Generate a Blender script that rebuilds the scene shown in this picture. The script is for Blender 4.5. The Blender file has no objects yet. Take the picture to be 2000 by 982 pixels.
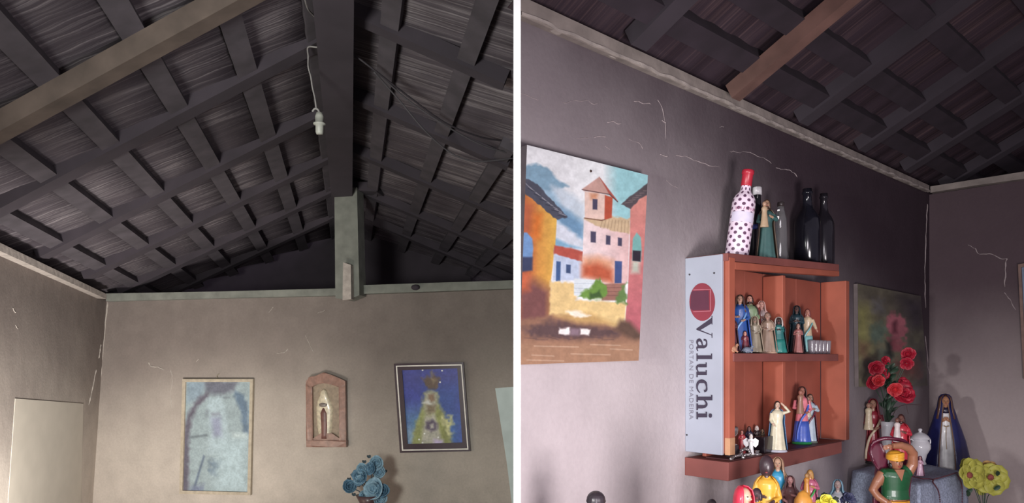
import bpy, bmesh, math, random
import numpy as np
from mathutils import Vector as V, Matrix, noise
random.seed(7)
C = bpy.context.scene.collection
S = bpy.context.scene
F = 1413.0            # focal length in pixels of the 2000x982 frame
H = 1.45              # eye height
# ---------------------------------------------------------------- camera, world, lights
cam = bpy.data.cameras.new('camera'); co = bpy.data.objects.new('camera', cam); C.objects.link(co)
co.location = (0, 0, H); co.rotation_euler = (math.pi/2, 0, 0)
cam.sensor_width = 36; cam.lens = F/2000*36; cam.shift_y = 209/2000; cam.clip_start = .02
S.camera = co
S.view_settings.view_transform = 'Standard'; S.view_settings.look = 'None'
S.view_settings.gamma = 1; S.view_settings.use_curve_mapping = False
S.view_settings.exposure = 1.1
w = bpy.data.worlds.new('world'); S.world = w; w.use_nodes = True
w.node_tree.nodes['Background'].inputs[0].default_value = (.50, .44, .54, 1)
w.node_tree.nodes['Background'].inputs[1].default_value = 0.22

def area(name, loc, target, size, power, color, sy=None):
    l = bpy.data.lights.new(name, 'AREA'); l.energy = power; l.color = color
    l.shape = 'RECTANGLE'; l.size = size; l.size_y = sy or size
    o = bpy.data.objects.new(name, l); C.objects.link(o); o.location = loc
    o.rotation_euler = (V(target)-V(loc)).to_track_quat('-Z', 'Y').to_euler(); return o
def spot(name, loc, target, power, color, angle, blend=1, r=.05):
    l = bpy.data.lights.new(name, 'SPOT'); l.energy = power; l.color = color
    l.spot_size = math.radians(angle); l.spot_blend = blend; l.shadow_soft_size = r
    o = bpy.data.objects.new(name, l); C.objects.link(o); o.location = loc
    o.rotation_euler = (V(target)-V(loc)).to_track_quat('-Z', 'Y').to_euler(); return o
# right room: daylight of a low opening beside the camera, and the phone's small lamp
area('doorway_light_right', (.80, .25, H-.48), (.32, 1.75, H-.36), .5, 13.0, (1, .93, .95), .5)
spot('phone_lamp_right', (.22, .30, H+.02), (.85, 2.0, H-.12), 13.5, (1, .95, 1.0), 95, r=.18)
# left room: daylight low on the left, and the phone's lamp
area('doorway_light_left', (-1.45, 2.15, H-1.05), (-2.08, 2.80, H-.66), .35, 17, (1, .96, .90), .4).data.spread = math.radians(120)
spot('phone_lamp_left', (-.9, .10, H-.05), (-.35, 4.0, H+.40), 120, (.97, 1, .93), 72, r=.22)
spot('partition_fill', (-1.2, -.2, H+.15), (0, 1.42, H+.12), 60, (1, 1, 1), 40)  # added spot with no source in the room; it whitens the partition end

# ---------------------------------------------------------------- helpers
def ray(px, py): return V(((px-1000)/F, 1, (700-py)/F))
class Plane:
    def __init__(s, p, n): s.p = V(p); s.n = V(n).normalized()
    def at(s, px, py, off=0.0):       # point seen at photo pixel, lying 'off' in front of the plane
        r = ray(px, py); l = (s.p+s.n*off).dot(s.n)/r.dot(s.n); return r*l
def W(p): return V((p[0], p[1], p[2]+H))   # eye-relative to world
K = V((1.846, 3.2, 0)); T = V((1560, 1413, 0)).normalized(); N = V((1413, -1560, 0)).normalized()
RW = Plane(K, N)                            # right room, long wall
R2 = Plane(K, -T)                           # right room, end wall
B0 = ray(675, 700)*4.2; BT = V((8500, -1413, 0)).normalized()
LB = Plane(B0, (-BT.y*-1, -BT.x, 0))        # left room, back wall (normal towards the eye)
if LB.n.dot(-B0) < 0: LB.n = -LB.n
R1 = LB.at(675, 362); U = V((-315, 1413, -75)).normalized()     # ridge
Cc = LB.at(208, 580)
RLn = U.cross(Cc-R1).normalized()
if RLn.z > 0: RLn = -RLn
RL = Plane(R1, RLn)                         # left slope of the left roof
Ee = RL.at(0, 473); Cb = LB.at(181, 982)
LLn = (Ee-Cc).cross(Cb-Cc).normalized()
if LLn.dot(-Cc) < 0: LLn = -LLn
LL = Plane(Cc, LLn)                         # left room, left wall

def s2l(c): c = c/255.0; return c/12.92 if c <= .04045 else ((c+.055)/1.055)**2.4
def rgb(*c): return tuple(s2l(x) for x in c)
MATS = {}
def mat(key, color, rough=.7, metal=0, var=.12, scale=30, bump=0, spec=.5, trans=0, coat=0, ior=1.5):
    if key in MATS: return MATS[key]
    m = bpy.data.materials.new(key); m.use_nodes = True; nt = m.node_tree; b = nt.nodes['Principled BSDF']
    b.inputs['Roughness'].default_value = rough; b.inputs['Metallic'].default_value = metal
    b.inputs['Specular IOR Level'].default_value = spec; b.inputs['Transmission Weight'].default_value = trans
    b.inputs['Coat Weight'].default_value = coat; b.inputs['IOR'].default_value = ior
    c = rgb(*color)
    tc = nt.nodes.new('ShaderNodeTexCoord'); nz = nt.nodes.new('ShaderNodeTexNoise')
    nz.inputs['Scale'].default_value = scale; nz.inputs['Detail'].default_value = 4
    nt.links.new(tc.outputs['Object'], nz.inputs['Vector'])
    r = nt.nodes.new('ShaderNodeValToRGB')
    r.color_ramp.elements[0].position = .3; r.color_ramp.elements[1].position = .7
    r.color_ramp.elements[0].color = tuple(x*(1-var) for x in c)+(1,)
    r.color_ramp.elements[1].color = tuple(min(1, x*(1+var)) for x in c)+(1,)
    nt.links.new(nz.outputs[0], r.inputs[0]); nt.links.new(r.outputs[0], b.inputs['Base Color'])
    if bump:
        bp = nt.nodes.new('ShaderNodeBump'); bp.inputs['Strength'].default_value = bump; bp.inputs['Distance'].default_value = .004
        nt.links.new(nz.outputs[0], bp.inputs['Height']); nt.links.new(bp.outputs[0], b.inputs['Normal'])
    MATS[key] = m; return m
def vcmat(key, rough=.6, coat=0, spec=.4):
    if key in MATS: return MATS[key]
    m = bpy.data.materials.new(key); m.use_nodes = True; nt = m.node_tree; b = nt.nodes['Principled BSDF']
    a = nt.nodes.new('ShaderNodeVertexColor'); a.layer_name = 'Col'
    nt.links.new(a.outputs[0], b.inputs['Base Color']); b.inputs['Roughness'].default_value = rough
    b.inputs['Coat Weight'].default_value = coat; b.inputs['Specular IOR Level'].default_value = spec
    MATS[key] = m; return m

def link(name, bm, m, parent=None, smooth=False, kind=None, label=None):
    bmesh.ops.recalc_face_normals(bm, faces=bm.faces)
    me = bpy.data.meshes.new(name); bm.to_mesh(me); bm.free()
    if isinstance(m, (list, tuple)):
        for x in m: me.materials.append(x)
    elif m: me.materials.append(m)
    if smooth: me.shade_smooth()
    o = bpy.data.objects.new(name, me); C.objects.link(o)
    if parent: o.parent = parent; o.matrix_parent_inverse = parent.matrix_world.inverted()
    if kind: o['kind'] = kind
    if label: o['label'] = label
    return o
def thing(name, label, cat, loc=(0, 0, 0), rz=0, group=None):
    o = bpy.data.objects.new(name, None); C.objects.link(o); o.location = loc; o.rotation_euler = (0, 0, rz)
    o.empty_display_size = .02
    o['label'] = label; o['category'] = cat
    if group: o['group'] = group
    bpy.context.view_layer.update()
    return o
def tag(o, label, cat, group=None):
    o['label'] = label; o['category'] = cat
    if group: o['group'] = group
    return o
def part(name, bm, m, parent, smooth=False, label=None):   # local-coordinate part
    o = link(name, bm, m, None, smooth, None, label); o.parent = parent; return o
def hull8(bm, a, b, mi=0):              # two rings of equal count -> closed prism
    va = [bm.verts.new(p) for p in a]; vb = [bm.verts.new(p) for p in b]; n = len(a)
    fs = [bm.faces.new(va), bm.faces.new(vb[::-1])]
    for i in range(n): fs.append(bm.faces.new((va[i], va[(i+1) % n], vb[(i+1) % n], vb[i])))
    for f in fs: f.material_index = mi
def prism(bm, poly, plane, o0, o1, mi=0):   # polygon in photo pixels laid on a wall, o0..o1 in front of it
    a = [plane.at(x, y, o1) for x, y in poly]
    b = [W(p-plane.n*(o1-o0)) for p in a]
    hull8(bm, [W(p) for p in a], b, mi)
def boxv(bm, o, a, b, c, mi=0):          # box from corner o with edge vectors
    o = V(o); a = V(a); b = V(b); c = V(c)
    hull8(bm, [o, o+a, o+a+b, o+b], [o+c, o+a+c, o+a+b+c, o+b+c], mi)
def bar(bm, p, q, wdt, hgt, up, mi=0):   # beam p->q, width across, height along up
    p = V(p); q = V(q); d = (q-p).normalized(); up = V(up); up = (up-d*up.dot(d)).normalized(); s = d.cross(up)
    boxv(bm, p-s*wdt/2, q-p, s*wdt, up*hgt, mi)
def tube(bm, pts, rs, seg=8, mi=0, cap=True):
    pts = [V(p) for p in pts]; n = len(pts)
    if not isinstance(rs, (list, tuple)): rs = [rs]*n
    rings = []; prev = None
    for i, p in enumerate(pts):
        d = (pts[min(i+1, n-1)]-pts[max(i-1, 0)]).normalized()
        if prev is None: prev = d.orthogonal().normalized()
        x = (prev-d*prev.dot(d)).normalized(); prev = x; y = d.cross(x)
        rings.append([bm.verts.new(p+(x*math.cos(2*math.pi*k/seg)+y*math.sin(2*math.pi*k/seg))*rs[i]) for k in range(seg)])
    for i in range(n-1):
        for k in range(seg):
            bm.faces.new((rings[i][k], rings[i][(k+1) % seg], rings[i+1][(k+1) % seg], rings[i+1][k])).material_index = mi
    if cap:
        bm.faces.new(rings[0][::-1]).material_index = mi; bm.faces.new(rings[-1]).material_index = mi
def smooth_path(pts, sub=6):
    pts = [V(p) for p in pts]; out = []
    for i in range(len(pts)-1):
        p0 = pts[max(i-1, 0)]; p1 = pts[i]; p2 = pts[i+1]; p3 = pts[min(i+2, len(pts)-1)]
        for k in range(sub):
            t = k/sub
            out.append(.5*((2*p1)+(p2-p0)*t+(2*p0-5*p1+4*p2-p3)*t*t+(3*p1-p0-3*p2+p3)*t**3))
    return out+[pts[-1]]
def lathe(bm, prof, seg=24, c=(0, 0, 0), sy=1, mi=0, uv=False):
    rings = []
    for r, z in prof:
        rings.append([bm.verts.new((c[0]+r*math.cos(2*math.pi*k/seg), c[1]+sy*r*math.sin(2*math.pi*k/seg), c[2]+z)) for k in range(seg)])
    lay = bm.loops.layers.uv.verify() if uv else None
    for i in range(len(prof)-1):
        for k in range(seg):
            f = bm.faces.new((rings[i][k], rings[i][(k+1) % seg], rings[i+1][(k+1) % seg], rings[i+1][k])); f.material_index = mi
            if uv:
                for l, (u, v) in zip(f.loops, ((k, i), (k+1, i), (k+1, i+1), (k, i+1))): l[lay].uv = (u/seg, prof[v][1])
    if prof[0][0] > 1e-5: bm.faces.new(rings[0][::-1]).material_index = mi
    if prof[-1][0] > 1e-5: bm.faces.new(rings[-1]).material_index = mi
def ball(bm, c, r, sx=1, sy=1, sz=1, u=14, v=10, mi=0, rot=None):
    m = Matrix.Translation(V(c)) @ (rot or Matrix.Identity(4)) @ Matrix.Diagonal((r*sx, r*sy, r*sz, 1))
    d = bmesh.ops.create_uvsphere(bm, u_segments=u, v_segments=v, radius=1, matrix=m)
    for vv in d['verts']:
        for f in vv.link_faces: f.material_index = mi
def solid(o, t, off=0):
    md = o.modifiers.new('thickness', 'SOLIDIFY'); md.thickness = t; md.offset = off

# ---------------------------------------------------------------- plaster and roof materials
def plaster(key, base, soot, z0, z1, wob=.35, mott=.10, amount=1.0, side=(0, 0, 0)):
    """lime plaster with a tide of soot settled on its upper part; side adds painted light falloff"""
    m = bpy.data.materials.new(key); m.use_nodes = True; nt = m.node_tree; b = nt.nodes['Principled BSDF']
    b.inputs['Roughness'].default_value = .85; b.inputs['Specular IOR Level'].default_value = .2
    tc = nt.nodes.new('ShaderNodeTexCoord'); sx = nt.nodes.new('ShaderNodeSeparateXYZ'); nt.links.new(tc.outputs['Object'], sx.inputs[0])
    def nz(sc, det=5):
        n = nt.nodes.new('ShaderNodeTexNoise'); n.inputs['Scale'].default_value = sc; n.inputs['Detail'].default_value = det
        nt.links.new(tc.outputs['Object'], n.inputs['Vector']); return n
    def mth(op, a, b_=None):
        n = nt.nodes.new('ShaderNodeMath'); n.operation = op
        for i, x in enumerate((a, b_)):
            if x is None: continue
            if isinstance(x, (int, float)): n.inputs[i].default_value = x
            else: nt.links.new(x, n.inputs[i])
        return n.outputs[0]
    big = nz(2.3); fine = nz(90, 3); mid = nz(9, 6)
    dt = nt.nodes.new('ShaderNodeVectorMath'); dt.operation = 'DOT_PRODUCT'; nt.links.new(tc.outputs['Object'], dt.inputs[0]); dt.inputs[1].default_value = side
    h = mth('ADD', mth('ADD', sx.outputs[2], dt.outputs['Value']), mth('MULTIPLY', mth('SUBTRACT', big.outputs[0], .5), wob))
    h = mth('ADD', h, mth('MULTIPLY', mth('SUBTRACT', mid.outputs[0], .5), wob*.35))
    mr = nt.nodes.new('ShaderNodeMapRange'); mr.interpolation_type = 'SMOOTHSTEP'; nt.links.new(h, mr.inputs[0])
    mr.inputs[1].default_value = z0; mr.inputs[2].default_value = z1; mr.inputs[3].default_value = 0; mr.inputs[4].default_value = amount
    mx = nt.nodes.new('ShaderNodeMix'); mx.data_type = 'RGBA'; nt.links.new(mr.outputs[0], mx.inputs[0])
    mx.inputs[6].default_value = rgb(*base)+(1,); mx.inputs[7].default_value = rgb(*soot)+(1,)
    v = mth('ADD', mth('MULTIPLY', mid.outputs[0], mott*2), 1-mott)
    v = mth('MULTIPLY', v, mth('ADD', mth('MULTIPLY', fine.outputs[0], mott), 1-mott/2))
    vm = nt.nodes.new('ShaderNodeVectorMath'); vm.operation = 'SCALE'; nt.links.new(mx.outputs[2], vm.inputs[0]); nt.links.new(v, vm.inputs[3])
    nt.links.new(vm.outputs[0], b.inputs['Base Color'])
    bp = nt.nodes.new('ShaderNodeBump'); bp.inputs['Strength'].default_value = .35; bp.inputs['Distance'].default_value = .01
    nt.links.new(mth('ADD', mid.outputs[0], mth('MULTIPLY', fine.outputs[0], .25)), bp.inputs['Height']); nt.links.new(bp.outputs[0], b.inputs['Normal'])
    return m
M_lwall = plaster('plaster_left', (182, 172, 162), (120, 110, 105), H-.75, H+.25, wob=.7, mott=.24)
M_rwall = plaster('plaster_right', (190, 180, 182), (62, 50, 57), H-.98+1.230, H+.30+1.230, wob=.40, mott=.14, side=(0.2593, 0.2349, 0))  # soot above; side term also darkens toward the corner, painting in light falloff
M_rend = plaster('plaster_right_end', (185, 172, 170), (84, 70, 75), H-.40, H+.35, wob=.25)
def tile_mat(key, dark, light, ux, uy, lo=.52, hi=.72):
    m = bpy.data.materials.new(key); m.use_nodes = True; nt = m.node_tree; b = nt.nodes['Principled BSDF']
    b.inputs['Roughness'].default_value = .8; b.inputs['Specular IOR Level'].default_value = .25
    uv = nt.nodes.new('ShaderNodeUVMap'); mp = nt.nodes.new('ShaderNodeMapping'); nt.links.new(uv.outputs[0], mp.inputs[0])
    mp.inputs['Scale'].default_value = (ux, uy, 1)
    n1 = nt.nodes.new('ShaderNodeTexNoise'); n1.inputs['Scale'].default_value = 1; n1.inputs['Detail'].default_value = 3; n1.inputs['Roughness'].default_value = .7
    nt.links.new(mp.outputs[0], n1.inputs['Vector'])
    n2 = nt.nodes.new('ShaderNodeTexNoise'); n2.inputs['Scale'].default_value = 3; nt.links.new(uv.outputs[0], n2.inputs['Vector'])
    ad = nt.nodes.new('ShaderNodeMath'); ad.operation = 'MULTIPLY_ADD'; nt.links.new(n2.outputs[0], ad.inputs[0]); ad.inputs[1].default_value = .5; nt.links.new(n1.outputs[0], ad.inputs[2])
    sb = nt.nodes.new('ShaderNodeMath'); sb.operation = 'SUBTRACT'; nt.links.new(ad.outputs[0], sb.inputs[0]); sb.inputs[1].default_value = .25
    r = nt.nodes.new('ShaderNodeValToRGB'); nt.links.new(sb.outputs[0], r.inputs[0])
    r.color_ramp.elements[0].position = lo-.12; r.color_ramp.elements[0].color = rgb(*dark)+(1,)
    e = r.color_ramp.elements.new(lo); e.color = tuple(a*.8+c*.2 for a, c in zip(rgb(*dark), rgb(*light)))+(1,)
    r.color_ramp.elements[-1].position = hi; r.color_ramp.elements[-1].color = rgb(*light)+(1,)
    nt.links.new(r.outputs[0], b.inputs['Base Color'])
    bp = nt.nodes.new('ShaderNodeBump'); bp.inputs['Strength'].default_value = .4; bp.inputs['Distance'].default_value = .003
    nt.links.new(n1.outputs[0], bp.inputs['Height']); nt.links.new(bp.outputs[0], b.inputs['Normal'])
    return m
M_tilL = tile_mat('sooty_tiles_left', (76, 69, 75), (160, 152, 155), 85, .9, .58, .80)
M_tilR = tile_mat('sooty_tiles_right', (58, 46, 54), (112, 90, 90), 75, .9, .60, .82)
M_bat = mat('sooty_batten', (74, 68, 74), .85, var=.25, scale=12, bump=.4)
M_batR = mat('sooty_batten_right', (46, 37, 45), .85, var=.25, scale=12, bump=.4)
M_raf = mat('brown_rafter', (88, 76, 69), .8, var=.3, scale=10, bump=.5)
M_rafR = mat('brown_rafter_right', (106, 78, 70), .8, var=.3, scale=10, bump=.5)
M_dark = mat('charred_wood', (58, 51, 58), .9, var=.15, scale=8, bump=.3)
M_beam = mat('dusty_grey_beam', (120, 121, 114), .85, var=.2, scale=14, bump=.6)
M_beamR = mat('dusty_beam_right', (138, 128, 122), .85, var=.22, scale=18, bump=.8)
M_edge = mat('pale_plaster_edge', (168, 158, 151), .85, var=.2, scale=30, bump=.8)
M_crack = mat('pale_crack', (165, 152, 152), .9, var=.2, scale=60)

M_crackL = mat('pale_crack_left', (168, 160, 152), .9, var=.2, scale=60)
def structure(name, bm, m, smooth=False): return link(name, bm, m, None, smooth, 'structure')
def bar_px(bm, pl, a, b, wdt, hgt, o=0.0, mi=0):
    p = pl.at(*a, o); q = pl.at(*b, o); bar(bm, W(p), W(q), wdt, hgt, pl.n, mi)

# ---------------------------------------------------------------- LEFT ROOM SHELL
bm = bmesh.new()
def wallslab(bm, plane, top, depth=.12):
    t = [plane.at(*p) for p in top]
    a = [W(t[0]), W(t[-1])]
    pts = [W(p) for p in t]+[V((a[1].x, a[1].y, 0)), V((a[0].x, a[0].y, 0))]
    hull8(bm, pts, [p-plane.n*depth for p in pts])
# back wall (its left end follows the leaning corner)
t = [LB.at(190, 577), LB.at(1009, 555)]; foot = LB.at(181-25, 1300)
pts = [W(t[0]), W(t[1]), V((W(t[1]).x, W(t[1]).y, 0)), V((W(t[0]).x-.25, W(t[0]).y+.04, 0))]
hull8(bm, pts, [p-LB.n*.14 for p in pts]); structure('wall_back', bm, M_lwall)
bm = bmesh.new()
near = LL.at(0, 473); dirn = (near-Cc); far_top = Cc-dirn*.02; near_top = Cc+dirn*2.2
lowdir = (Cb-Cc).normalized(); k = (H+Cc.z)/-lowdir.z
pts = [W(far_top), W(near_top), W(near_top+lowdir*(H+near_top.z)/-lowdir.z), W(far_top+lowdir*k)]
hull8(bm, pts, [p-LL.n*.14 for p in pts]); structure('wall_left', bm, M_lwall)
# wall plates
bm = bmesh.new()
prism(bm, [(207, 573), (430, 569), (655, 563), (655, 577), (430, 582), (207, 588)], LB, -.10, .05)
structure('trim_1', bm, M_beam)
bm = bmesh.new(); prism(bm, [(698, 557), (850, 552), (1009, 547), (1009, 563), (850, 569), (698, 574)], LB, -.10, .05)
structure('trim_2', bm, M_beam)
bm = bmesh.new(); prism(bm, [(-300, 315), (0, 474), (208, 574), (208, 584), (0, 490), (-300, 333)], LL, -.10, .05)
structure('trim_3', bm, M_edge)
# king post and its packing block, small lump on the plate
post = thing('king_post', 'grey dusty wooden post rising from the wall plate to the roof ridge', 'post', W(LB.at(680, 575)))
bm = bmesh.new(); prism(bm, [(653, 366), (697, 366), (702, 576), (678, 586), (655, 582)], LB, .02, .12)
link('post_shaft', bm, M_beam, post)
bm = bmesh.new(); prism(bm, [(670, 512), (685, 517), (686, 584), (669, 586)], LB, .12, .16); link('packing_block', bm, M_edge, post)
bm = bmesh.new(); prism(bm, [(640, 352), (735, 356), (735, 374), (640, 368)], LB, -.02, .10); link('head_plate', bm, M_dark, post)
bm = bmesh.new(); ball(bm, W(LB.at(811, 561, .075)), .018, 1.3, .8, .9); 
tag(link('mud_nest', bm, M_dark, None, True), 'small dark mud lump stuck on the wall plate right of the post', 'nest')

# roof of the left room: two slopes meeting at the ridge
def roof_deck(name, org, u, v, u0, u1, vs, nrm, m, vmax=None, gap=.028, corr=.004, period=.115, nu=420, sk=0):
    """u along the ridge, v downslope; the courses of tiles overlap at each batten in vs"""
    bm = bmesh.new(); lay = bm.loops.layers.uv.verify(); us = np.linspace(u0, u1, nu)
    rows = []
    for a, b in zip(vs[:-1], vs[1:]):
        rows += [(a, gap), (a+(b-a)*.5, gap*.5), (b, 0)]
    grid = []
    for v_, h in rows:
        r = []
        for u_ in us:
            vv = v_ if vmax is None else min(v_, vmax(u_))
            p = org+u*u_+v*vv+nrm*(h+corr*math.cos(2*math.pi*(u_-sk*vv)/period))
            r.append((bm.verts.new(W(p)), (u_, vv)))
        grid.append(r)
    for i in range(len(grid)-1):
        for j in range(nu-1):
            q = [grid[i][j], grid[i][j+1], grid[i+1][j+1], grid[i+1][j]]
            if vmax is not None and abs(q[0][1][1]-q[3][1][1]) < 1e-6 and abs(q[1][1][1]-q[2][1][1]) < 1e-6 and rows[i][0] != rows[i+1][0]: continue
            f = bm.faces.new([x[0] for x in q])
            for l, x in zip(f.loops, q): l[lay].uv = x[1]
    bmesh.ops.remove_doubles(bm, verts=bm.verts, dist=1e-6)
    o = structure(name, bm, m, True); return o
Wd = RLn.cross(U); Wd = Wd if (Cc-R1).dot(Wd) > 0 else -Wd
SK = .43                                     # rafters lie slightly askew to the ridge
bl = [.12, .372, .632, .90, 1.155, 1.41]
class Sl: pass
def slope_pt(org, u, v, a, b, nrm=None, h=0): return org+u*a+v*b+(nrm*h if nrm else V((0, 0, 0)))
# push the deck above the level where battens are seen
RLu = -RLn                                    # upward normal
vs = [-.02]+bl+[1.60]
o = roof_deck('ceiling', R1+RLu*.045, U, Wd, -3.2, 1.3, vs, RLn, M_tilL, sk=SK)
lay = o.data.uv_layers[0]
for l in lay.data: l.uv = (l.uv[0]-SK*l.uv[1], l.uv[1])
for i, v in enumerate(bl):                    # battens run along the slope parallel to the ridge
    bm = bmesh.new(); c0 = R1+Wd*(v-.035); bar(bm, W(c0+U*-3.2), W(c0+U*1.3), .068, .05, RLu)
    structure('roof_batten', bm, M_bat)
for i, u0 in enumerate([-2.93, -2.365, -1.82, -1.19, -.60, 0.0, .6]):
    bm = bmesh.new(); c0 = R1+U*u0-RLu*(.055 if i == 1 else .012); ve = 1.62 if i == 1 else 1.47
    bar(bm, W(c0+Wd*.0), W(c0+Wd*ve+U*SK*ve), .07 if i != 1 else .062, .055, RLu)
    structure('roof_rafter', bm, M_raf if i in (1,) else M_dark)
# ridge beam
bm = bmesh.new(); c0 = R1+V((-.02, 0, -.10)); bar(bm, W(c0+U*-3.2), W(c0+U*1.3), .115, .12, (0, 0, 1)); structure('ridge_beam', bm, M_dark)
# right slope, cut off at the partition
hz = U.cross(V((0, 0, 1))).normalized(); hz = hz if hz.x > 0 else -hz
cs = math.sqrt(1-Wd.z**2); Vr = (hz*cs+V((0, 0, Wd.z))).normalized(); RRu = U.cross(Vr).normalized(); RRu = RRu if RRu.z > 0 else -RRu
def vm(u_):
    p = R1+U*u_; return max(.05, (.007*p.y-p.x)/(Vr.x-.007*Vr.y)-.004)
br = [.16, .42, .68, .94, 1.20, 1.46]
o = roof_deck('ceiling', R1+RRu*.045, U, Vr, -3.2, 1.3, [-.02]+br+[1.8], -RRu, M_tilL, vmax=vm, gap=.014, sk=-.25)
for l in o.data.uv_layers[0].data: l.uv = (l.uv[0]+.25*l.uv[1], l.uv[1])
for v in br:
    ua = next((x for x in np.linspace(-3.2, 1.3, 200) if vm(x) > v+.04), None)
    if ua is None: continue
    ub = max(x for x in np.linspace(-3.2, 1.3, 200) if vm(x) > v+.04)
    bm = bmesh.new(); bar(bm, W(R1+Vr*v+U*ua), W(R1+Vr*v+U*ub), .06, .05, RRu); structure('roof_batten', bm, M_bat)
for u0 in (-2.6, -1.95, -1.3, -.65, 0, .6):
    c0 = R1+U*u0-RRu*.012; ln = vm(u0-.1)-.03
    bm = bmesh.new(); bar(bm, W(c0), W(c0+Vr*ln-U*.10*ln), .05, .05, RRu); structure('roof_rafter', bm, M_dark)
# the dark gable space behind the wall is closed by a far wall
bm = bmesh.new(); fw = R1+U*1.25
hull8(bm, [W(fw+BT*-2.4+V((0, 0, -1.3))), W(fw+BT*.95+V((0, 0, -1.3))), W(fw+BT*.95+V((0, 0, .3))), W(fw+BT*-2.4+V((0, 0, .3)))],
      [W(fw+BT*-2.4+V((0, .1, -1.3))), W(fw+BT*.95+V((0, .1, -1.3))), W(fw+BT*.95+V((0, .1, .3))), W(fw+BT*-2.4+V((0, .1, .3)))])
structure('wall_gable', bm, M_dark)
# added thin partition; its white end stands for the blank gap between the views
M_white = mat('gap_white', (250, 250, 250), .5, var=.005)
bm = bmesh.new(); y0 = 1.40; y1 = 4.02; tx = lambda px, y: (px-1000)/F*y
boxv(bm, (tx(1003, y0), y0, 0), (tx(1017, y0)-tx(1003, y0), 0, 0), (0, .04, 0), (0, 0, H+1.02))
structure('trim_4', bm, M_white)
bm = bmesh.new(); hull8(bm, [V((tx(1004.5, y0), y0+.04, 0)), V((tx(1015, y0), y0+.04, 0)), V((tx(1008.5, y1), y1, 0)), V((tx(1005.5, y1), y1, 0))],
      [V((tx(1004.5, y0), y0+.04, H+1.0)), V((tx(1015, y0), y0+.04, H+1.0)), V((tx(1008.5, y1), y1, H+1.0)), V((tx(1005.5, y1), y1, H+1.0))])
structure('wall_added_partition', bm, M_dark)
M_floor = mat('worn_cement_floor', (120, 108, 100), .8, var=.2, scale=6, bump=.2)
bm = bmesh.new(); boxv(bm, (-4.5, -1.5, -.1), (9.5, 0, 0), (0, 8, 0), (0, 0, .1)); structure('floor', bm, M_floor)

# ---------------------------------------------------------------- RIGHT ROOM SHELL
K2 = K+V((0, 0, .752))
a26 = math.radians(26); UPr = V((.671*math.cos(a26), -.741*math.cos(a26), math.sin(a26))).normalized(); RRn = T.cross(UPr).normalized()
RRn = RRn if RRn.z > 0 else -RRn
sA = -2.475
bm = bmesh.new(); a = RW.at(1010, 700); a2 = RW.at(1010, 700, -.12); b = K+T*.10   # its near end meets the partition
pts = [V((a.x, a.y, 0)), V((b.x, b.y, 0)), V((b.x, b.y, H+.742)), V((a.x, a.y, H+.742))]; pb = [p-N*.12 for p in pts]
pb[0].x = pb[3].x = a2.x; pb[0].y = pb[3].y = a2.y
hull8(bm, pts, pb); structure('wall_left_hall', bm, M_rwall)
Td = (-T)
E2 = V((1280, -1413, 0)).normalized()
bm = bmesh.new(); a = K-E2*.0; b = K+E2*1.9
pts = [V((a.x, a.y, 0)), V((b.x, b.y, 0)), V((b.x, b.y, H+.725)), V((a.x, a.y, H+.725))]
hull8(bm, pts, [p+T*.12 for p in pts]); structure('wall_right', bm, M_rend)
def rough(bm, amt=.004, seed=0):
    bmesh.ops.subdivide_edges(bm, edges=[e for e in bm.edges if e.calc_length() > .5], cuts=60, use_grid_fill=True)
    for v in bm.verts: v.co += V((noise.noise(v.co*25+V((seed, 0, 0))), noise.noise(v.co*25+V((0, seed+5, 0))), noise.noise(v.co*25+V((0, 3, seed)))))*amt
bm = bmesh.new(); prism(bm, [(1017, -9), (1035, 0), (1300, 123), (1510, 222), (1815, 362), (1815, 374), (1510, 243), (1250, 131), (1017, 31)], RW, -.001, .015)
structure('trim_5', bm, M_beamR)
bm = bmesh.new()
for a_, b_ in (((1017, 31), (1300, 152)), ((1300, 152), (1510, 244)), ((1510, 244), (1815, 375))):
    p = RW.at(*a_, .013); q = RW.at(*b_, .013); bar(bm, W(p), W(q), .012, .007, (0, 0, 1))
rough(bm, .004); structure('trim_6', bm, M_edge)
bm = bmesh.new(); prism(bm, [(1817, 364), (1905, 350), (2080, 322), (2080, 338), (1905, 362), (1817, 376)], R2, -.10, .03); structure('trim_7', bm, M_beamR)
# roof
vr_ = [.085, .225, .418, .62, .82, 1.02, 1.24, 1.46]
o = roof_deck('ceiling', K2+RRn*.04, T, UPr, sA+.02, 1.3, [-.04]+vr_+[1.8], -RRn, M_tilR, gap=-.0, corr=.004)
for v in vr_:
    bm = bmesh.new(); c0 = K2+UPr*(v+.03); bar(bm, W(c0+T*(sA+.02)), W(c0+T*1.3), .058, .045, RRn); structure('roof_batten', bm, M_batR)
for u0 in (-2.1, -1.68, -1.245, -.79, -.35, .1, .55, 1.0):
    bm = bmesh.new(); c0 = K2+T*u0-RRn*(.04 if u0 == -1.68 else .008)+UPr*.03; bar(bm, W(c0), W(c0+UPr*1.8), .06 if u0 != -1.68 else .042, .045, RRn)
    structure('roof_rafter', bm, M_rafR if u0 == -1.68 else M_dark)
bm = bmesh.new(); fw = K+T*1.25
pts = [W(fw+N*-.6+V((0, 0, .2))), W(fw+N*2.4+V((0, 0, .2))), W(fw+N*2.4+V((0, 0, 2.0))), W(fw+N*-.6+V((0, 0, 2.0)))]
hull8(bm, pts, [p+T*.1 for p in pts]); structure('wall_far_gable', bm, M_dark)

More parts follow.
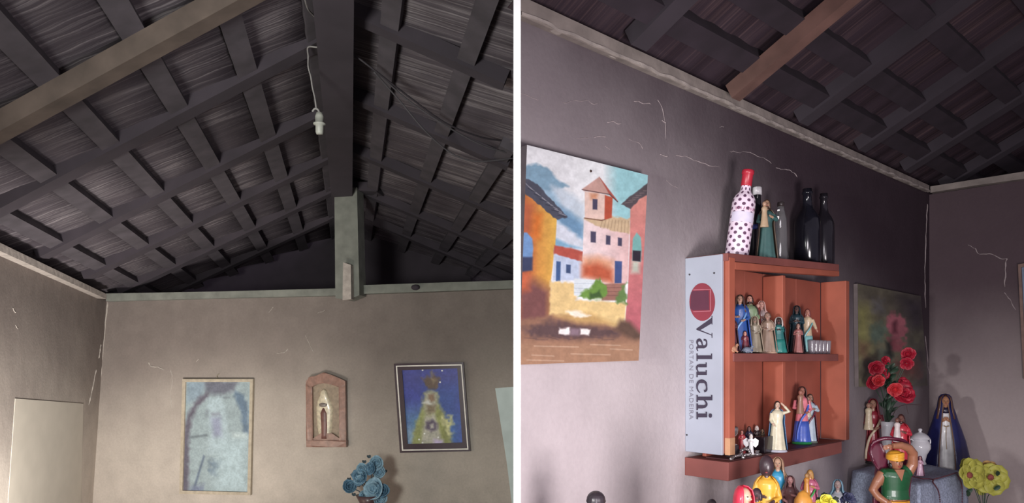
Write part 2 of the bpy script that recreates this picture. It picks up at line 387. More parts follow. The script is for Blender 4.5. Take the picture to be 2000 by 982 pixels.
# cracks where pale plaster shows through the soot
def cracks(name, pl, lines, wd=1.3, m=M_crack):
    bm = bmesh.new()
    for ln in lines:
        w_ = ln[0] if isinstance(ln[0], (int, float)) else wd; pts = ln[1:] if isinstance(ln[0], (int, float)) else ln
        p = [W(pl.at(x, y, .0005)) for x, y in pts]; q = smooth_path(p, 8)
        q = [x+V((noise.noise(x*40), noise.noise(x*40+V((9, 0, 0))), noise.noise(x*40+V((0, 9, 0)))))*.006 for x in q]
        q = [x-pl.n*((x-W((0, 0, 0))-(pl.p+pl.n*.0006)).dot(pl.n)) for x in q]
        d = (p[0]-W((0, 0, 0))).length/F*w_*.5; n = len(q)
        tube(bm, q, [d*(.35+.65*abs(math.sin(3.1*i/n*3+1)))*(1 if 0 < i < n-1 else .3) for i in range(n)], 5)
    return structure(name, bm, m)
cracks('trim_8', RW, [[(1017, 181), (1032, 187), (1052, 193)], [(1100, 199), (1140, 197), (1168, 205)], [1.8, (1238, 199), (1255, 201), (1272, 204)],
    [2.2, (1186, 236), (1198, 238), (1213, 241)], [1.4, (1125, 271), (1150, 269)], [2.4, (1160, 268), (1183, 266)], [1.2, (1285, 195), (1297, 225), (1300, 270)], [2.4, (1293, 236), (1301, 238)],
    [2.4, (1288, 301), (1304, 304)], [1.6, (1318, 303), (1345, 306), (1360, 314), (1405, 328)], [1.2, (1425, 295), (1460, 298), (1495, 310), (1507, 320)], [1.6, (1515, 328), (1545, 335), (1557, 345)],
    [1, (1228, 270), (1250, 280), (1256, 290)], [1, (1300, 352), (1325, 368)], [1.2, (1405, 250), (1415, 246)], [1, (1180, 285), (1190, 292)]])
cracks('trim_9', RW, [[2.0, (1811, 398), (1808, 470), (1806, 550), (1808, 600)], [1.6, (1806, 655), (1811, 690), (1813, 720), (1819, 745)]])
cracks('trim_10', R2, [[1.5, (1905, 484), (1914, 496), (1935, 496), (1950, 504), (1966, 506)], [2.0, (1966, 506), (1964, 520), (1963, 560)], [1.4, (1963, 570), (1972, 585), (1984, 605)], [1.0, (1890, 478), (1905, 484)]])
cracks('trim_11', LB, [[2.4, (290, 707), (296, 715), (310, 717), (322, 723)], [1.4, (334, 722), (336, 745), (333, 775), (338, 805)], [1.6, (540, 690), (555, 688), (562, 680)], [1.2, (596, 655), (604, 670), (612, 690)], [1.0, (525, 610), (535, 600)], [1.0, (620, 612), (635, 606)], [1.5, (383, 706), (388, 700)],
    [2.2, (210, 590), (203, 660), (196, 740), (190, 830), (184, 930)]], 1.2, M_crackL)
cracks('trim_12', LL, [[2.6, (197, 672), (193, 700)], [2.6, (188, 720), (180, 760), (173, 790)], [2, (25, 602), (30, 612)], [1.6, (30, 635), (35, 642)]], 1.3, M_crackL)

# ---------------------------------------------------------------- painted surfaces
def sd_poly(X, Y, poly):
    d = np.full(X.shape, 1e9); inside = np.zeros(X.shape, bool); n = len(poly)
    for i in range(n):
        x0, y0 = poly[i]; x1, y1 = poly[(i+1) % n]; ex, ey = x1-x0, y1-y0
        t = np.clip(((X-x0)*ex+(Y-y0)*ey)/(ex*ex+ey*ey+1e-9), 0, 1)
        d = np.minimum(d, (X-x0-ex*t)**2+(Y-y0-ey*t)**2)
        c = ((y0 > Y) != (y1 > Y)) & (X < (x1-x0)*(Y-y0)/((y1-y0) if y1 != y0 else 1e-9)+x0); inside ^= c
    d = np.sqrt(d); return np.where(inside, d, -d)
def vnoise(X, Y, s, seed=0):
    rs = np.random.RandomState(seed); g = rs.rand(64, 64); x = X/s; y = Y/s; xi = np.floor(x).astype(int); yi = np.floor(y).astype(int); fx = x-xi; fy = y-yi
    fx = fx*fx*(3-2*fx); fy = fy*fy*(3-2*fy); a = lambda i, j: g[(xi+i) % 64, (yi+j) % 64]
    return (a(0, 0)*(1-fx)+a(1, 0)*fx)*(1-fy)+(a(0, 1)*(1-fx)+a(1, 1)*fx)*fy
def canvas_grid(name, corners, nx, ny, painter, m, parent, lift=0.0006, nrm=None):
    """a painted sheet; corners TL TR BR BL in eye-relative space; painter(X, Y) gives colours at photo pixels"""
    tl, tr, br_, bl_ = corners; s, t = np.meshgrid(np.linspace(0, 1, nx), np.linspace(0, 1, ny))
    P = [(1-s)*(1-t)*tl[i]+s*(1-t)*tr[i]+s*t*br_[i]+(1-s)*t*bl_[i]+nrm[i]*lift for i in range(3)]
    X = 1000+F*P[0]/P[1]; Y = 700-F*P[2]/P[1]
    col = np.clip(painter(X, Y), 0, 255)/255.; col = np.where(col <= .04045, col/12.92, ((col+.055)/1.055)**2.4)
    me = bpy.data.meshes.new(name)
    vs = np.stack([P[0], P[1], P[2]+H], -1).reshape(-1, 3)
    idx = np.arange(nx*ny).reshape(ny, nx)
    fc = np.stack([idx[:-1, :-1], idx[1:, :-1], idx[1:, 1:], idx[:-1, 1:]], -1).reshape(-1, 4)
    me.from_pydata(vs.tolist(), [], fc.tolist())
    at = me.color_attributes.new('Col', 'FLOAT_COLOR', 'POINT'); c4 = np.ones((nx*ny, 4)); c4[:, :3] = col.reshape(-1, 3)
    at.data.foreach_set('color', c4.astype(np.float32).ravel()); me.materials.append(m); me.shade_smooth()
    o = bpy.data.objects.new(name, me); C.objects.link(o)
    if parent: o.parent = parent; o.matrix_parent_inverse = parent.matrix_world.inverted()
    return o
class Paint:
    def __init__(s, X, Y, c): s.X = X; s.Y = Y; s.c = np.zeros(X.shape+(3,))+np.array(c, float)
    def mix(s, m, c): s.c = s.c*(1-m[..., None])+np.array(c, float)*m[..., None]
    def poly(s, p, c, soft=1.5, a=1, wob=0, c2=None, ax=1):
        X = s.X+(vnoise(s.X, s.Y, 6, 3)-.5)*wob; Y = s.Y+(vnoise(s.X, s.Y, 6, 4)-.5)*wob
        m = np.clip(.5+sd_poly(X, Y, p)/soft, 0, 1)*a
        if c2 is not None:
            q = s.Y if ax else s.X; lo = min(k[ax] for k in p); hi = max(k[ax] for k in p); t = np.clip((q-lo)/(hi-lo), 0, 1)[..., None]
            cc = np.array(c, float)*(1-t)+np.array(c2, float)*t; s.c = s.c*(1-m[..., None])+cc*m[..., None]
        else: s.mix(m, c)
    def blob(s, x, y, rx, ry, c, soft=.5, a=1, wob=0):
        X = s.X+(vnoise(s.X, s.Y, 7, 5)-.5)*wob; Y = s.Y+(vnoise(s.X, s.Y, 7, 6)-.5)*wob
        r = np.sqrt(((X-x)/rx)**2+((Y-y)/ry)**2); s.mix(np.clip((1-r)/soft+.5, 0, 1)*a, c)
    def line(s, pts, w_, c, a=1):
        for (x0, y0), (x1, y1) in zip(pts[:-1], pts[1:]):
            t = np.clip(((s.X-x0)*(x1-x0)+(s.Y-y0)*(y1-y0))/((x1-x0)**2+(y1-y0)**2+1e-9), 0, 1)
            d = np.sqrt((s.X-x0-(x1-x0)*t)**2+(s.Y-y0-(y1-y0)*t)**2); s.mix(np.clip((w_/2-d)/1.0+.5, 0, 1)*a, c)
    def grain(s, sc, amt, seed=1, sy=1): s.c = s.c*(1+(vnoise(s.X, s.Y*sy, sc, seed)-.5)[..., None]*amt)
M_paint = vcmat('canvas_paint', .5, spec=.35)
M_print = vcmat('glazed_print', .45)
M_canvas_side = mat('raw_canvas_edge', (165, 155, 158), .8)

def z1(pts): return [(1010+x/2.089, 260+y/2.089) for x, y in pts]
def village(X, Y):
    p = Paint(X, Y, (224, 226, 228)); P = lambda pts, *a, **k: p.poly(z1(pts), *a, **k)
    P([(380, 100), (560, 150), (560, 400), (380, 360)], (150, 196, 202), 30)
    P([(30, 150), (150, 210), (270, 360), (270, 470), (150, 470), (40, 300)], (150, 180, 200), 25, wob=10)
    P([(30, 135), (80, 125), (130, 145), (165, 190), (215, 218), (120, 235), (30, 215)], (128, 160, 180), 5, wob=4)
    P([(140, 215), (230, 250), (280, 300), (270, 340), (180, 300)], (196, 208, 218), 14)
    P([(160, 290), (275, 370), (270, 440), (200, 395), (155, 350)], (110, 146, 176), 16)
    P([(150, 355), (205, 385), (268, 440), (268, 482), (150, 465)], (206, 212, 222), 8, wob=5)
    P([(150, 425), (215, 455), (268, 470), (150, 465)], (128, 170, 196), 6)
    # left house
    P([(0, 225), (35, 240), (162, 350), (155, 470), (138, 600), (135, 765), (60, 790), (0, 790)], (186, 106, 58), 2, c2=(214, 172, 84), ax=0)
    P([(0, 250), (70, 290), (60, 600), (0, 600)], (176, 96, 66), 22)
    P([(70, 330), (100, 330), (90, 430), (60, 420)], (200, 110, 50), 16)
    P([(0, 600), (75, 600), (138, 640), (136, 768), (0, 800)], (118, 78, 76), 26)
    P([(0, 570), (45, 575), (50, 640), (0, 650)], (190, 100, 70), 16)
    P([(0, 180), (50, 190), (85, 212), (205, 340), (165, 355), (35, 248), (0, 240)], (78, 80, 92), 2, wob=5)
    for i in range(9): p.line(z1([(35+i*17, 205+i*15), (62+i*17, 232+i*13)]), 1.6, (150, 150, 158), .8)
    for i in range(6): p.line(z1([(45+i*24, 225+i*22), (75+i*24, 240+i*20)]), 1.3, (45, 48, 60), .8)
    P([(0, 405), (40, 405), (62, 430), (66, 470), (62, 510), (0, 510)], (112, 146, 190), 3)
    P([(0, 505), (64, 505), (62, 560), (0, 568)], (62, 68, 96), 4)
    # low house
    P([(150, 470), (268, 485), (268, 600), (146, 600)], (186, 198, 218), 3)
    P([(150, 458), (220, 468), (270, 482), (268, 525), (150, 492)], (172, 84, 72), 3, wob=3)
    P([(160, 522), (178, 524), (176, 604), (158, 604)], (66, 92, 136), 2); P([(200, 535), (219, 537), (218, 572), (200, 570)], (66, 84, 120), 2)
    # church
    P([(272, 350), (340, 345), (458, 395), (452, 600), (440, 620), (390, 618), (300, 592), (265, 582)], (226, 212, 212), 2, c2=(214, 178, 176), ax=0)
    P([(265, 505), (330, 500), (392, 520), (392, 612), (300, 592), (265, 584)], (206, 150, 120), 16); P([(268, 540), (330, 530), (388, 560), (388, 606), (268, 584)], (178, 90, 64), 14)
    P([(272, 345), (385, 338), (464, 350), (462, 412), (430, 405), (345, 388), (274, 352)], (196, 172, 140), 3, wob=4)
    for i in range(9): p.line(z1([(350+i*13, 350+i), (340+i*14, 385+i*3)]), 1.0, (140, 112, 90), .7)
    P([(276, 238), (362, 250), (358, 352), (276, 346)], (218, 190, 178), 2); P([(296, 245), (330, 245), (325, 270), (300, 270)], (196, 140, 110), 8)
    P([(358, 252), (390, 262), (386, 345), (356, 354)], (178, 84, 62), 2)
    P([(265, 228), (335, 178), (362, 212), (378, 248), (340, 245), (272, 236)], (190, 152, 142), 2); P([(335, 178), (412, 278), (380, 256)], (166, 86, 76), 2)
    p.line(z1([(265, 230), (378, 250), (410, 280)]), 1.6, (84, 58, 60)); p.line(z1([(275, 346), (345, 356), (358, 352)]), 2, (120, 84, 70))
    for q in ([(308, 268), (328, 270), (327, 312), (308, 311)], [(300, 400), (322, 402), (321, 447), (300, 445)], [(363, 416), (381, 419), (380, 456), (362, 454)], [(411, 425), (428, 428), (427, 461), (411, 459)]): P(q, (74, 70, 92), 2)
    P([(399, 521), (428, 523), (426, 612), (398, 612)], (66, 82, 128), 2)
    # right house
    P([(462, 300), (532, 240), (540, 860), (440, 772), (452, 640), (460, 450)], (206, 140, 128), 2, c2=(172, 92, 104))
    P([(468, 520), (500, 520), (498, 570), (466, 570)], (186, 190, 176), 10)
    P([(422, 290), (470, 250), (540, 200), (540, 245), (500, 270), (466, 308)], (84, 76, 80), 2, wob=3)
    for i in range(6): p.line(z1([(440+i*15, 285-i*10), (470+i*12, 280-i*9)]), 1.3, (136, 120, 118), .7)
    P([(470, 470), (472, 430), (488, 405), (505, 425), (508, 475), (505, 525), (470, 520)], (118, 168, 164), 2); P([(472, 478), (505, 480), (503, 524), (471, 520)], (48, 42, 52), 2)
    # ground
    P([(136, 605), (240, 610), (240, 680), (445, 690), (440, 790), (380, 800), (130, 760)], (218, 190, 134), 5, wob=4)
    P([(232, 592), (345, 600), (345, 668), (232, 662)], (206, 214, 218), 2)
    for y in (612, 632, 650): p.line(z1([(234, y), (340, y+3)]), 1, (160, 172, 186), .8)
    P([(345, 615), (440, 612), (432, 682), (345, 682)], (150, 108, 96), 3)
    for y in (630, 646, 662): p.line(z1([(348, y), (430, y)]), 1.2, (112, 76, 72), .8)
    P([(242, 664), (275, 645), (300, 640), (332, 595), (362, 615), (368, 650), (345, 682), (290, 672)], (104, 140, 66), 5, wob=9)
    P([(300, 655), (340, 645), (350, 676), (300, 672)], (66, 92, 52), 5, wob=6)
    P([(400, 690), (412, 650), (444, 610), (447, 692)], (98, 126, 74), 6, wob=8)
    P([(0, 765), (140, 740), (300, 752), (400, 790), (440, 770), (540, 860), (540, 960), (0, 960)], (140, 104, 86), 8, wob=4)
    P([(20, 800), (140, 765), (260, 780), (420, 800), (410, 830), (250, 845), (60, 832)], (92, 72, 72), 14, wob=8)
    P([(420, 760), (460, 770), (520, 830), (480, 850), (400, 800)], (92, 72, 62), 12)
    P([(150, 745), (300, 735), (400, 780), (250, 775)], (186, 152, 100), 12)
    P([(195, 728), (240, 722), (305, 745), (235, 752)], (232, 222, 204), 5, wob=4)
    P([(170, 795), (215, 792), (214, 822), (172, 820)], (236, 230, 226), 4, wob=4); P([(258, 797), (298, 800), (295, 826), (258, 824)], (236, 230, 226), 4, wob=4)
    P([(217, 795), (256, 797), (254, 826), (217, 824)], (130, 110, 120), 6)
    P([(0, 850), (540, 850), (540, 960), (0, 960)], (158, 122, 98), 18)
    for i, (x, y, l) in enumerate([(70, 868, 180), (220, 900, 160), (60, 905, 90), (380, 880, 90), (300, 862, 120), (40, 925, 150)]): p.line(z1([(x, y), (x+l, y+4)]), 2.4, (196, 168, 146), .55)
    for i in range(8): p.line(z1([(30+i*45, 835+8*math.sin(i*2)), (80+i*45, 838+6*math.sin(i))]), 1.3, (84, 64, 66), .6)
    p.grain(9, .10, 2); p.grain(3, .06, 8); return p.c
PV = thing('village_painting', 'unframed canvas painting of a colonial village street with a white bell tower', 'painting', W(RW.at(1140, 706, .0)))
OFFP = .03
cs_ = [RW.at(x, y, OFFP) for x, y in ((1029, 283), (1265, 342), (1247, 704), (1013, 712))]
bm = bmesh.new(); hull8(bm, [W(p) for p in cs_], [W(p-N*.026) for p in cs_[:3]]+[W(RW.at(1007, 712, .004))]); link('canvas_stretcher', bm, M_canvas_side, PV)
canvas_grid('painted_canvas', cs_, 240, 400, village, M_paint, PV, nrm=N)
bm = bmesh.new(); ball(bm, W(RW.at(1154, 334, OFFP+.002)), .003, u=8, v=6); link('nail', bm, mat('nail_iron', (70, 50, 45), .5, .6), PV)

def zf(pts): return [(1640+x/4.09, 540+y/4.09) for x, y in pts]
def flowerp(X, Y):
    p = Paint(X, Y, (122, 120, 96)); P = lambda pts, *a, **k: p.poly(zf(pts), *a, **k)
    P([(140, 50), (700, 120), (700, 350), (140, 300)], (96, 90, 78), 60); P([(140, 250), (230, 250), (230, 620), (140, 620)], (156, 154, 90), 40)
    P([(470, 150), (700, 160), (720, 880), (600, 880), (560, 500)], (62, 56, 62), 40)
    P([(255, 400), (330, 370), (370, 420), (340, 520), (250, 520)], (100, 118, 102), 14, wob=10)
    P([(380, 320), (440, 290), (520, 340), (545, 430), (500, 520), (420, 520), (375, 430)], (176, 104, 114), 8, wob=12)
    P([(420, 370), (455, 350), (460, 450), (425, 450)], (104, 50, 62), 8); P([(390, 500), (530, 520), (500, 610), (410, 590)], (166, 92, 100), 9, wob=10)
    P([(200, 640), (290, 640), (250, 760), (170, 800)], (76, 66, 58), 16, wob=8); P([(300, 600), (400, 560), (430, 660), (330, 690)], (104, 112, 96), 12, wob=8)
    P([(360, 520), (400, 530), (440, 640), (400, 660)], (60, 64, 56), 8, wob=6); P([(560, 440), (660, 420), (670, 560), (580, 560)], (98, 96, 80), 20, wob=8)
    P([(150, 520), (230, 540), (210, 640), (150, 620)], (128, 100, 78), 20); P([(260, 180), (350, 190), (350, 290), (260, 280)], (108, 106, 104), 16, wob=8)
    P([(450, 680), (620, 660), (640, 800), (470, 800)], (112, 70, 66), 20, wob=10)
    p.grain(10, .2, 5); p.grain(3, .08, 6); return p.c
FP = thing('flower_painting', 'dark olive canvas painting of a pink flower, hung in the corner right of the cabinet', 'painting', W(RW.at(1740, 750, 0)))
cs_ = [RW.at(x, y, .017) for x, y in ((1675, 554), (1798, 578), (1812, 753), (1677, 755))]
bm = bmesh.new(); hull8(bm, [W(p) for p in cs_], [W(p-N*.015) for p in cs_]); link('canvas_stretcher', bm, mat('grimy_canvas_edge', (128, 118, 116), .8), FP)
canvas_grid('painted_canvas', cs_, 110, 150, flowerp, M_paint, FP, nrm=N)

# ---------------------------------------------------------------- left room pictures
def frame(parent, pl, outer, inner, o0, o1, m, name='frame'):
    bm = bmesh.new(); n = 4
    for i in range(4):
        a, b = outer[i], outer[(i+1) % 4]; c, d = inner[(i+1) % 4], inner[i]; prism(bm, [a, b, c, d], pl, o0, o1)
    bmesh.ops.remove_doubles(bm, verts=bm.verts, dist=1e-5); return link(name, bm, m, parent)
def inset(q, k):
    cx = sum(x for x, _ in q)/4; cy = sum(y for _, y in q)/4; return [(x-k*(1 if x > cx else -1), y-k*(1 if y > cy else -1)) for x, y in q]
def za(pts): return [(340+x/3.747, 720+y/3.747) for x, y in pts]
def faded(X, Y):
    p = Paint(X, Y, (146, 160, 164)); P = lambda pts, *a, **k: p.poly(za(pts), *a, **k)
    P([(90, 90), (240, 90), (200, 220), (90, 250)], (132, 148, 160), 12); P([(220, 85), (470, 85), (440, 160), (330, 190), (240, 170)], (104, 106, 118), 10, wob=6)
    P([(40, 900), (60, 500), (100, 330), (180, 210), (250, 170), (255, 200), (170, 280), (130, 360), (110, 520), (105, 900)], (96, 92, 104), 8, wob=4)
    P([(450, 160), (510, 190), (540, 260), (545, 480), (505, 470), (490, 300), (440, 200)], (98, 116, 134), 7, wob=4)
    P([(105, 495), (240, 478), (245, 492), (110, 512)], (108, 118, 124), 4)
    P([(310, 205), (410, 200), (410, 216), (310, 220)], (124, 134, 140), 4)
    P([(245, 210), (350, 200), (380, 330), (400, 500), (420, 620), (240, 620), (260, 480), (240, 330)], (160, 176, 182), 8, wob=6)
    P([(230, 300), (250, 300), (250, 350), (230, 350)], (130, 140, 146), 6); P([(270, 325), (330, 318), (340, 338), (280, 348)], (132, 138, 148), 6)
    P([(270, 360), (340, 350), (350, 500), (290, 500)], (140, 146, 166), 10)
    P([(215, 630), (225, 640), (150, 890), (136, 885)], (92, 104, 122), 4); P([(250, 700), (300, 650), (340, 690), (325, 780), (270, 760)], (104, 120, 134), 12, wob=14)
    P([(340, 520), (530, 510), (530, 900), (300, 900)], (166, 184, 190), 30); P([(430, 470), (530, 470), (530, 505), (430, 505)], (178, 192, 194), 8)
    P([(120, 880), (210, 850), (210, 900), (120, 905)], (110, 118, 140), 10, wob=8)
    p.grain(8, .10, 2); p.grain(2.2, .12, 9); return p.c
q = [(356, 740), (494, 740), (489, 967), (350, 964)]
FR = thing('framed_print', 'faded pale blue print of a robed saint under an arch in thin wooden frame', 'picture', W(LB.at(422, 965)))
frame(FR, LB, q, inset(q, 6), .002, .022, mat('sun_bleached_wood', (172, 160, 142), .7, var=.15, scale=40))
cs_ = [LB.at(x, y, .010) for x, y in inset(q, 4)]; canvas_grid('print', cs_, 120, 190, faded, M_print, FR, nrm=LB.n)
bm = bmesh.new(); prism(bm, inset(q, 3), LB, .001, .009); link('backing_board', bm, M_canvas_side, FR)
tube(bm := bmesh.new(), [W(LB.at(424, 741, .012)), W(LB.at(424, 733, .006)), W(LB.at(428, 730, .004))], .002); link('hanging_loop', bm, mat('loop_brass', (150, 140, 120), .5, .5), FR)

def zl(pts): return [(750+x/4.674, 690+y/4.674) for x, y in pts]
def lady(X, Y):
    p = Paint(X, Y, (66, 74, 160)); P = lambda pts, *a, **k: p.poly(zl(pts), *a, **k)
    P([(150, 140), (700, 140), (700, 300), (150, 300)], (74, 76, 150), 40); P([(400, 300), (700, 300), (700, 600), (400, 600)], (60, 84, 158), 40)
    P([(160, 520), (420, 520), (420, 840), (190, 840)], (96, 138, 176), 50); P([(200, 700), (330, 700), (330, 840), (200, 840)], (150, 176, 196), 30)
    P([(560, 600), (700, 600), (710, 840), (560, 840)], (72, 112, 176), 40)
    P([(370, 360), (430, 335), (490, 350), (510, 450), (560, 560), (640, 840), (255, 840), (270, 700), (340, 480)], (156, 158, 110), 8, wob=6)
    P([(385, 360), (450, 345), (485, 375), (490, 520), (370, 520), (360, 430)], (180, 176, 160), 8, wob=4)
    P([(405, 375), (455, 370), (462, 430), (430, 445), (405, 420)], (150, 122, 98), 5)
    P([(380, 470), (480, 470), (470, 545), (390, 550)], (132, 116, 92), 8, wob=6)
    P([(360, 560), (490, 555), (540, 840), (330, 840)], (186, 182, 168), 14, wob=6)
    P([(480, 480), (520, 540), (600, 840), (550, 840), (470, 560)], (146, 150, 88), 6); P([(350, 520), (370, 560), (320, 840), (270, 840), (300, 650)], (150, 156, 96), 8)
    P([(525, 580), (610, 585), (625, 720), (570, 740)], (206, 204, 150), 10, wob=14)
    P([(385, 625), (440, 605), (490, 640), (480, 700), (430, 715), (390, 690)], (96, 84, 104), 7, wob=5); P([(420, 650), (450, 640), (455, 680), (425, 685)], (190, 186, 176), 5)
    P([(345, 225), (390, 205), (430, 215), (470, 195), (515, 240), (495, 290), (470, 320), (395, 325), (370, 285)], (104, 84, 72), 7, wob=8)
    P([(420, 170), (440, 150), (450, 200), (430, 215)], (120, 110, 110), 4); P([(430, 225), (480, 240), (450, 270)], (150, 132, 104), 6)
    P([(345, 455), (400, 425), (440, 460), (400, 465)], (226, 226, 220), 5, wob=4)
    for x, y in ((352, 153), (530, 157), (495, 765), (352, 815), (370, 732), (320, 785), (512, 262)): p.blob(*zl([(x, y)])[0], 1.8, 1.6, (240, 240, 236))  # white specks are glints of the glazing, painted into the print
    P([(455, 780), (540, 790), (540, 840), (450, 840)], (190, 176, 206), 8); P([(200, 832), (700, 832), (700, 850), (200, 850)], (88, 52, 80), 4)
    p.grain(3, .14, 3); p.grain(7, .10, 4); return p.c
qo = [(769, 710), (905, 707), (919, 881), (781, 884)]
FL = thing('framed_print', 'dark framed print with white lining of a crowned robed lady on deep blue', 'picture', W(LB.at(848, 882)))
M_dkf = mat('dark_plum_frame', (58, 38, 48), .35, coat=.4); M_wl = mat('ivory_lining', (235, 228, 220), .45)
q1 = [(773, 714), (902, 711), (915, 878), (785, 880)]; q2 = [(775.5, 716), (900, 713.5), (912.5, 875.5), (787.5, 877.5)]; q3 = [(785, 723), (893, 719), (903, 864), (796, 867)]
frame(FL, LB, qo, q1, .0, .020, M_dkf); frame(FL, LB, q1, q2, .002, .026, M_wl, 'white_lining'); frame(FL, LB, q2, q3, .002, .022, M_dkf, 'inner_frame')
canvas_grid('print', [LB.at(x, y, .012) for x, y in inset(q3, -1)], 210, 250, lady, M_print, FL, nrm=LB.n)
bm = bmesh.new(); prism(bm, inset(q1, 1), LB, .001, .010); link('backing_board', bm, M_dkf, FL)

# carved plaque: recessed arch with a small robed relief
PL = thing('relief_plaque', 'small brown carved wall plaque with a robed relief figure in its niche', 'plaque', W(LB.at(636, 872)))
M_pq = mat('brown_varnished_clay', (134, 100, 88), .35, var=.25, scale=40, bump=.5, coat=.5); M_pi = mat('tan_niche', (138, 122, 104), .5, var=.2, scale=50, bump=.4)
bm = bmesh.new(); prism(bm, [(597, 744), (607, 742), (615, 734), (632, 727), (650, 733), (664, 742), (674, 744), (676, 872), (598, 872)], LB, 0, .014); link('back_plate', bm, M_pi, PL)
bm = bmesh.new(); prism(bm, [(597, 744), (609, 744), (611, 870), (598, 870)], LB, .014, .034); prism(bm, [(661, 744), (674, 744), (676, 872), (663, 872)], LB, .014, .034)
prism(bm, [(597, 744), (604, 736), (616, 734), (632, 727), (650, 733), (664, 739), (674, 744), (674, 754), (661, 756), (648, 751), (632, 748), (617, 751), (609, 756), (597, 754)], LB, .014, .036)
prism(bm, [(598, 860), (676, 860), (676, 873), (598, 873)], LB, .014, .04); bmesh.ops.subdivide_edges(bm, edges=bm.edges, cuts=3)
for v in bm.verts: v.co += LB.n*noise.noise(v.co*90)*.004
link('raised_border', bm, M_pq, PL)

# ---------------------------------------------------------------- figurine makers (local: base at z=0, front towards -Y)
def skin(key, c): return mat('skin_'+key, c, .4, var=.06, scale=60, coat=.3)
def gloss(c, var=.10): return mat('glaze_%d_%d_%d' % c, c, .42, var=var, scale=70, coat=.25)
def remesh(o, v):
    md = o.modifiers.new('remesh', 'REMESH'); md.mode = 'VOXEL'; md.voxel_size = v; md.use_smooth_shade = True
    sm = o.modifiers.new('smooth', 'SMOOTH'); sm.iterations = 2; sm.factor = .5
def robe_rings(bm, rings, h, folds=9, amp=.05, seg=40, arc=None, lean=0, ph=0, mi=0, ry=.78):
    """rings: (z, rx[, cx[, cy]]) as fractions of h; arc=(a0,a1) opens the front"""
    R = []
    for rg in rings:
        z, r = rg[0], rg[1]; cx = rg[2] if len(rg) > 2 else 0; cy = rg[3] if len(rg) > 3 else 0; row = []
        n = seg if arc is None else seg+1
        for k in range(n):
            a = 2*math.pi*k/seg if arc is None else math.radians(arc[0]+(arc[1]-arc[0])*k/seg)
            f = 1+amp*math.cos(folds*a+ph+z*2)*max(0, 1-z/.75)**.7
            row.append(bm.verts.new(((cx+r*f*math.sin(a)+lean*z)*h, (cy+r*ry*f*math.cos(a))*h, z*h)))
        R.append(row)
    n = len(R[0])
    for i in range(len(R)-1):
        for k in range(n if arc is None else n-1):
            bm.faces.new((R[i][k], R[i][(k+1) % n], R[i+1][(k+1) % n], R[i+1][k])).material_index = mi
    if arc is None:
        bm.faces.new(R[0][::-1]).material_index = mi; bm.faces.new(R[-1]).material_index = mi
    return R
ROBE = [(.03, .150), (.06, .155), (.15, .140), (.30, .122), (.45, .108), (.56, .095), (.62, .094), (.70, .110), (.76, .112), (.80, .088), (.825, .050), (.85, .038)]
MANT = [(.04, .185), (.12, .178), (.28, .160), (.44, .142), (.58, .128), (.68, .134), (.76, .130), (.81, .098), (.84, .066)]
ARMS = {'pray': [((-.10, 0, .755), (-.125, -.05, .64), (-.02, -.115, .68)), ((.10, 0, .755), (.125, -.05, .64), (.02, -.115, .68))],
        'open': [((-.10, 0, .755), (-.15, -.03, .62), (-.19, -.08, .52)), ((.10, 0, .755), (.15, -.03, .62), (.19, -.08, .52))],
        'chest': [((-.10, 0, .755), (-.14, -.04, .63), (-.04, -.115, .62)), ((.10, 0, .755), (.14, -.03, .60), (.06, -.115, .56))],
        'raised': [((-.10, 0, .755), (-.13, -.04, .62), (-.10, -.11, .55)), ((.10, 0, .76), (.22, -.03, .80), (.10, -.04, .93))],
        'hold': [((-.10, 0, .755), (-.14, -.05, .64), (-.07, -.125, .60)), ((.10, 0, .755), (.14, -.06, .66), (.05, -.13, .70))],
        'bless': [((-.10, 0, .755), (-.15, -.05, .66), (-.13, -.11, .78)), ((.10, 0, .755), (.14, -.04, .62), (.05, -.11, .60))]}
def small_hand(bm, p, d, s):
    """palm, four bent fingers of unequal length and a thumb"""
    d = V(d).normalized(); x = d.cross(V((0, -1, .2))).normalized(); z = x.cross(d)
    q = Matrix((x, d, z)).transposed().to_4x4()
    ball(bm, V(p)+d*s*.35, s*.42, .85, 1.0, .42, 8, 6, rot=q)
    for i, L in enumerate((.62, .75, .70, .55)):
        b = V(p)+d*s*.65+x*s*(-.27+.18*i); tube(bm, [b, b+d*s*L*.5-z*s*.03, b+d*s*L*.9-z*s*.16], [s*.10, s*.085, s*.055], 5)
    b = V(p)+d*s*.2-x*s*.3; tube(bm, [b, b-x*s*.2+d*s*.25, b-x*s*.2+d*s*.5], [s*.11, s*.1, s*.06], 5)
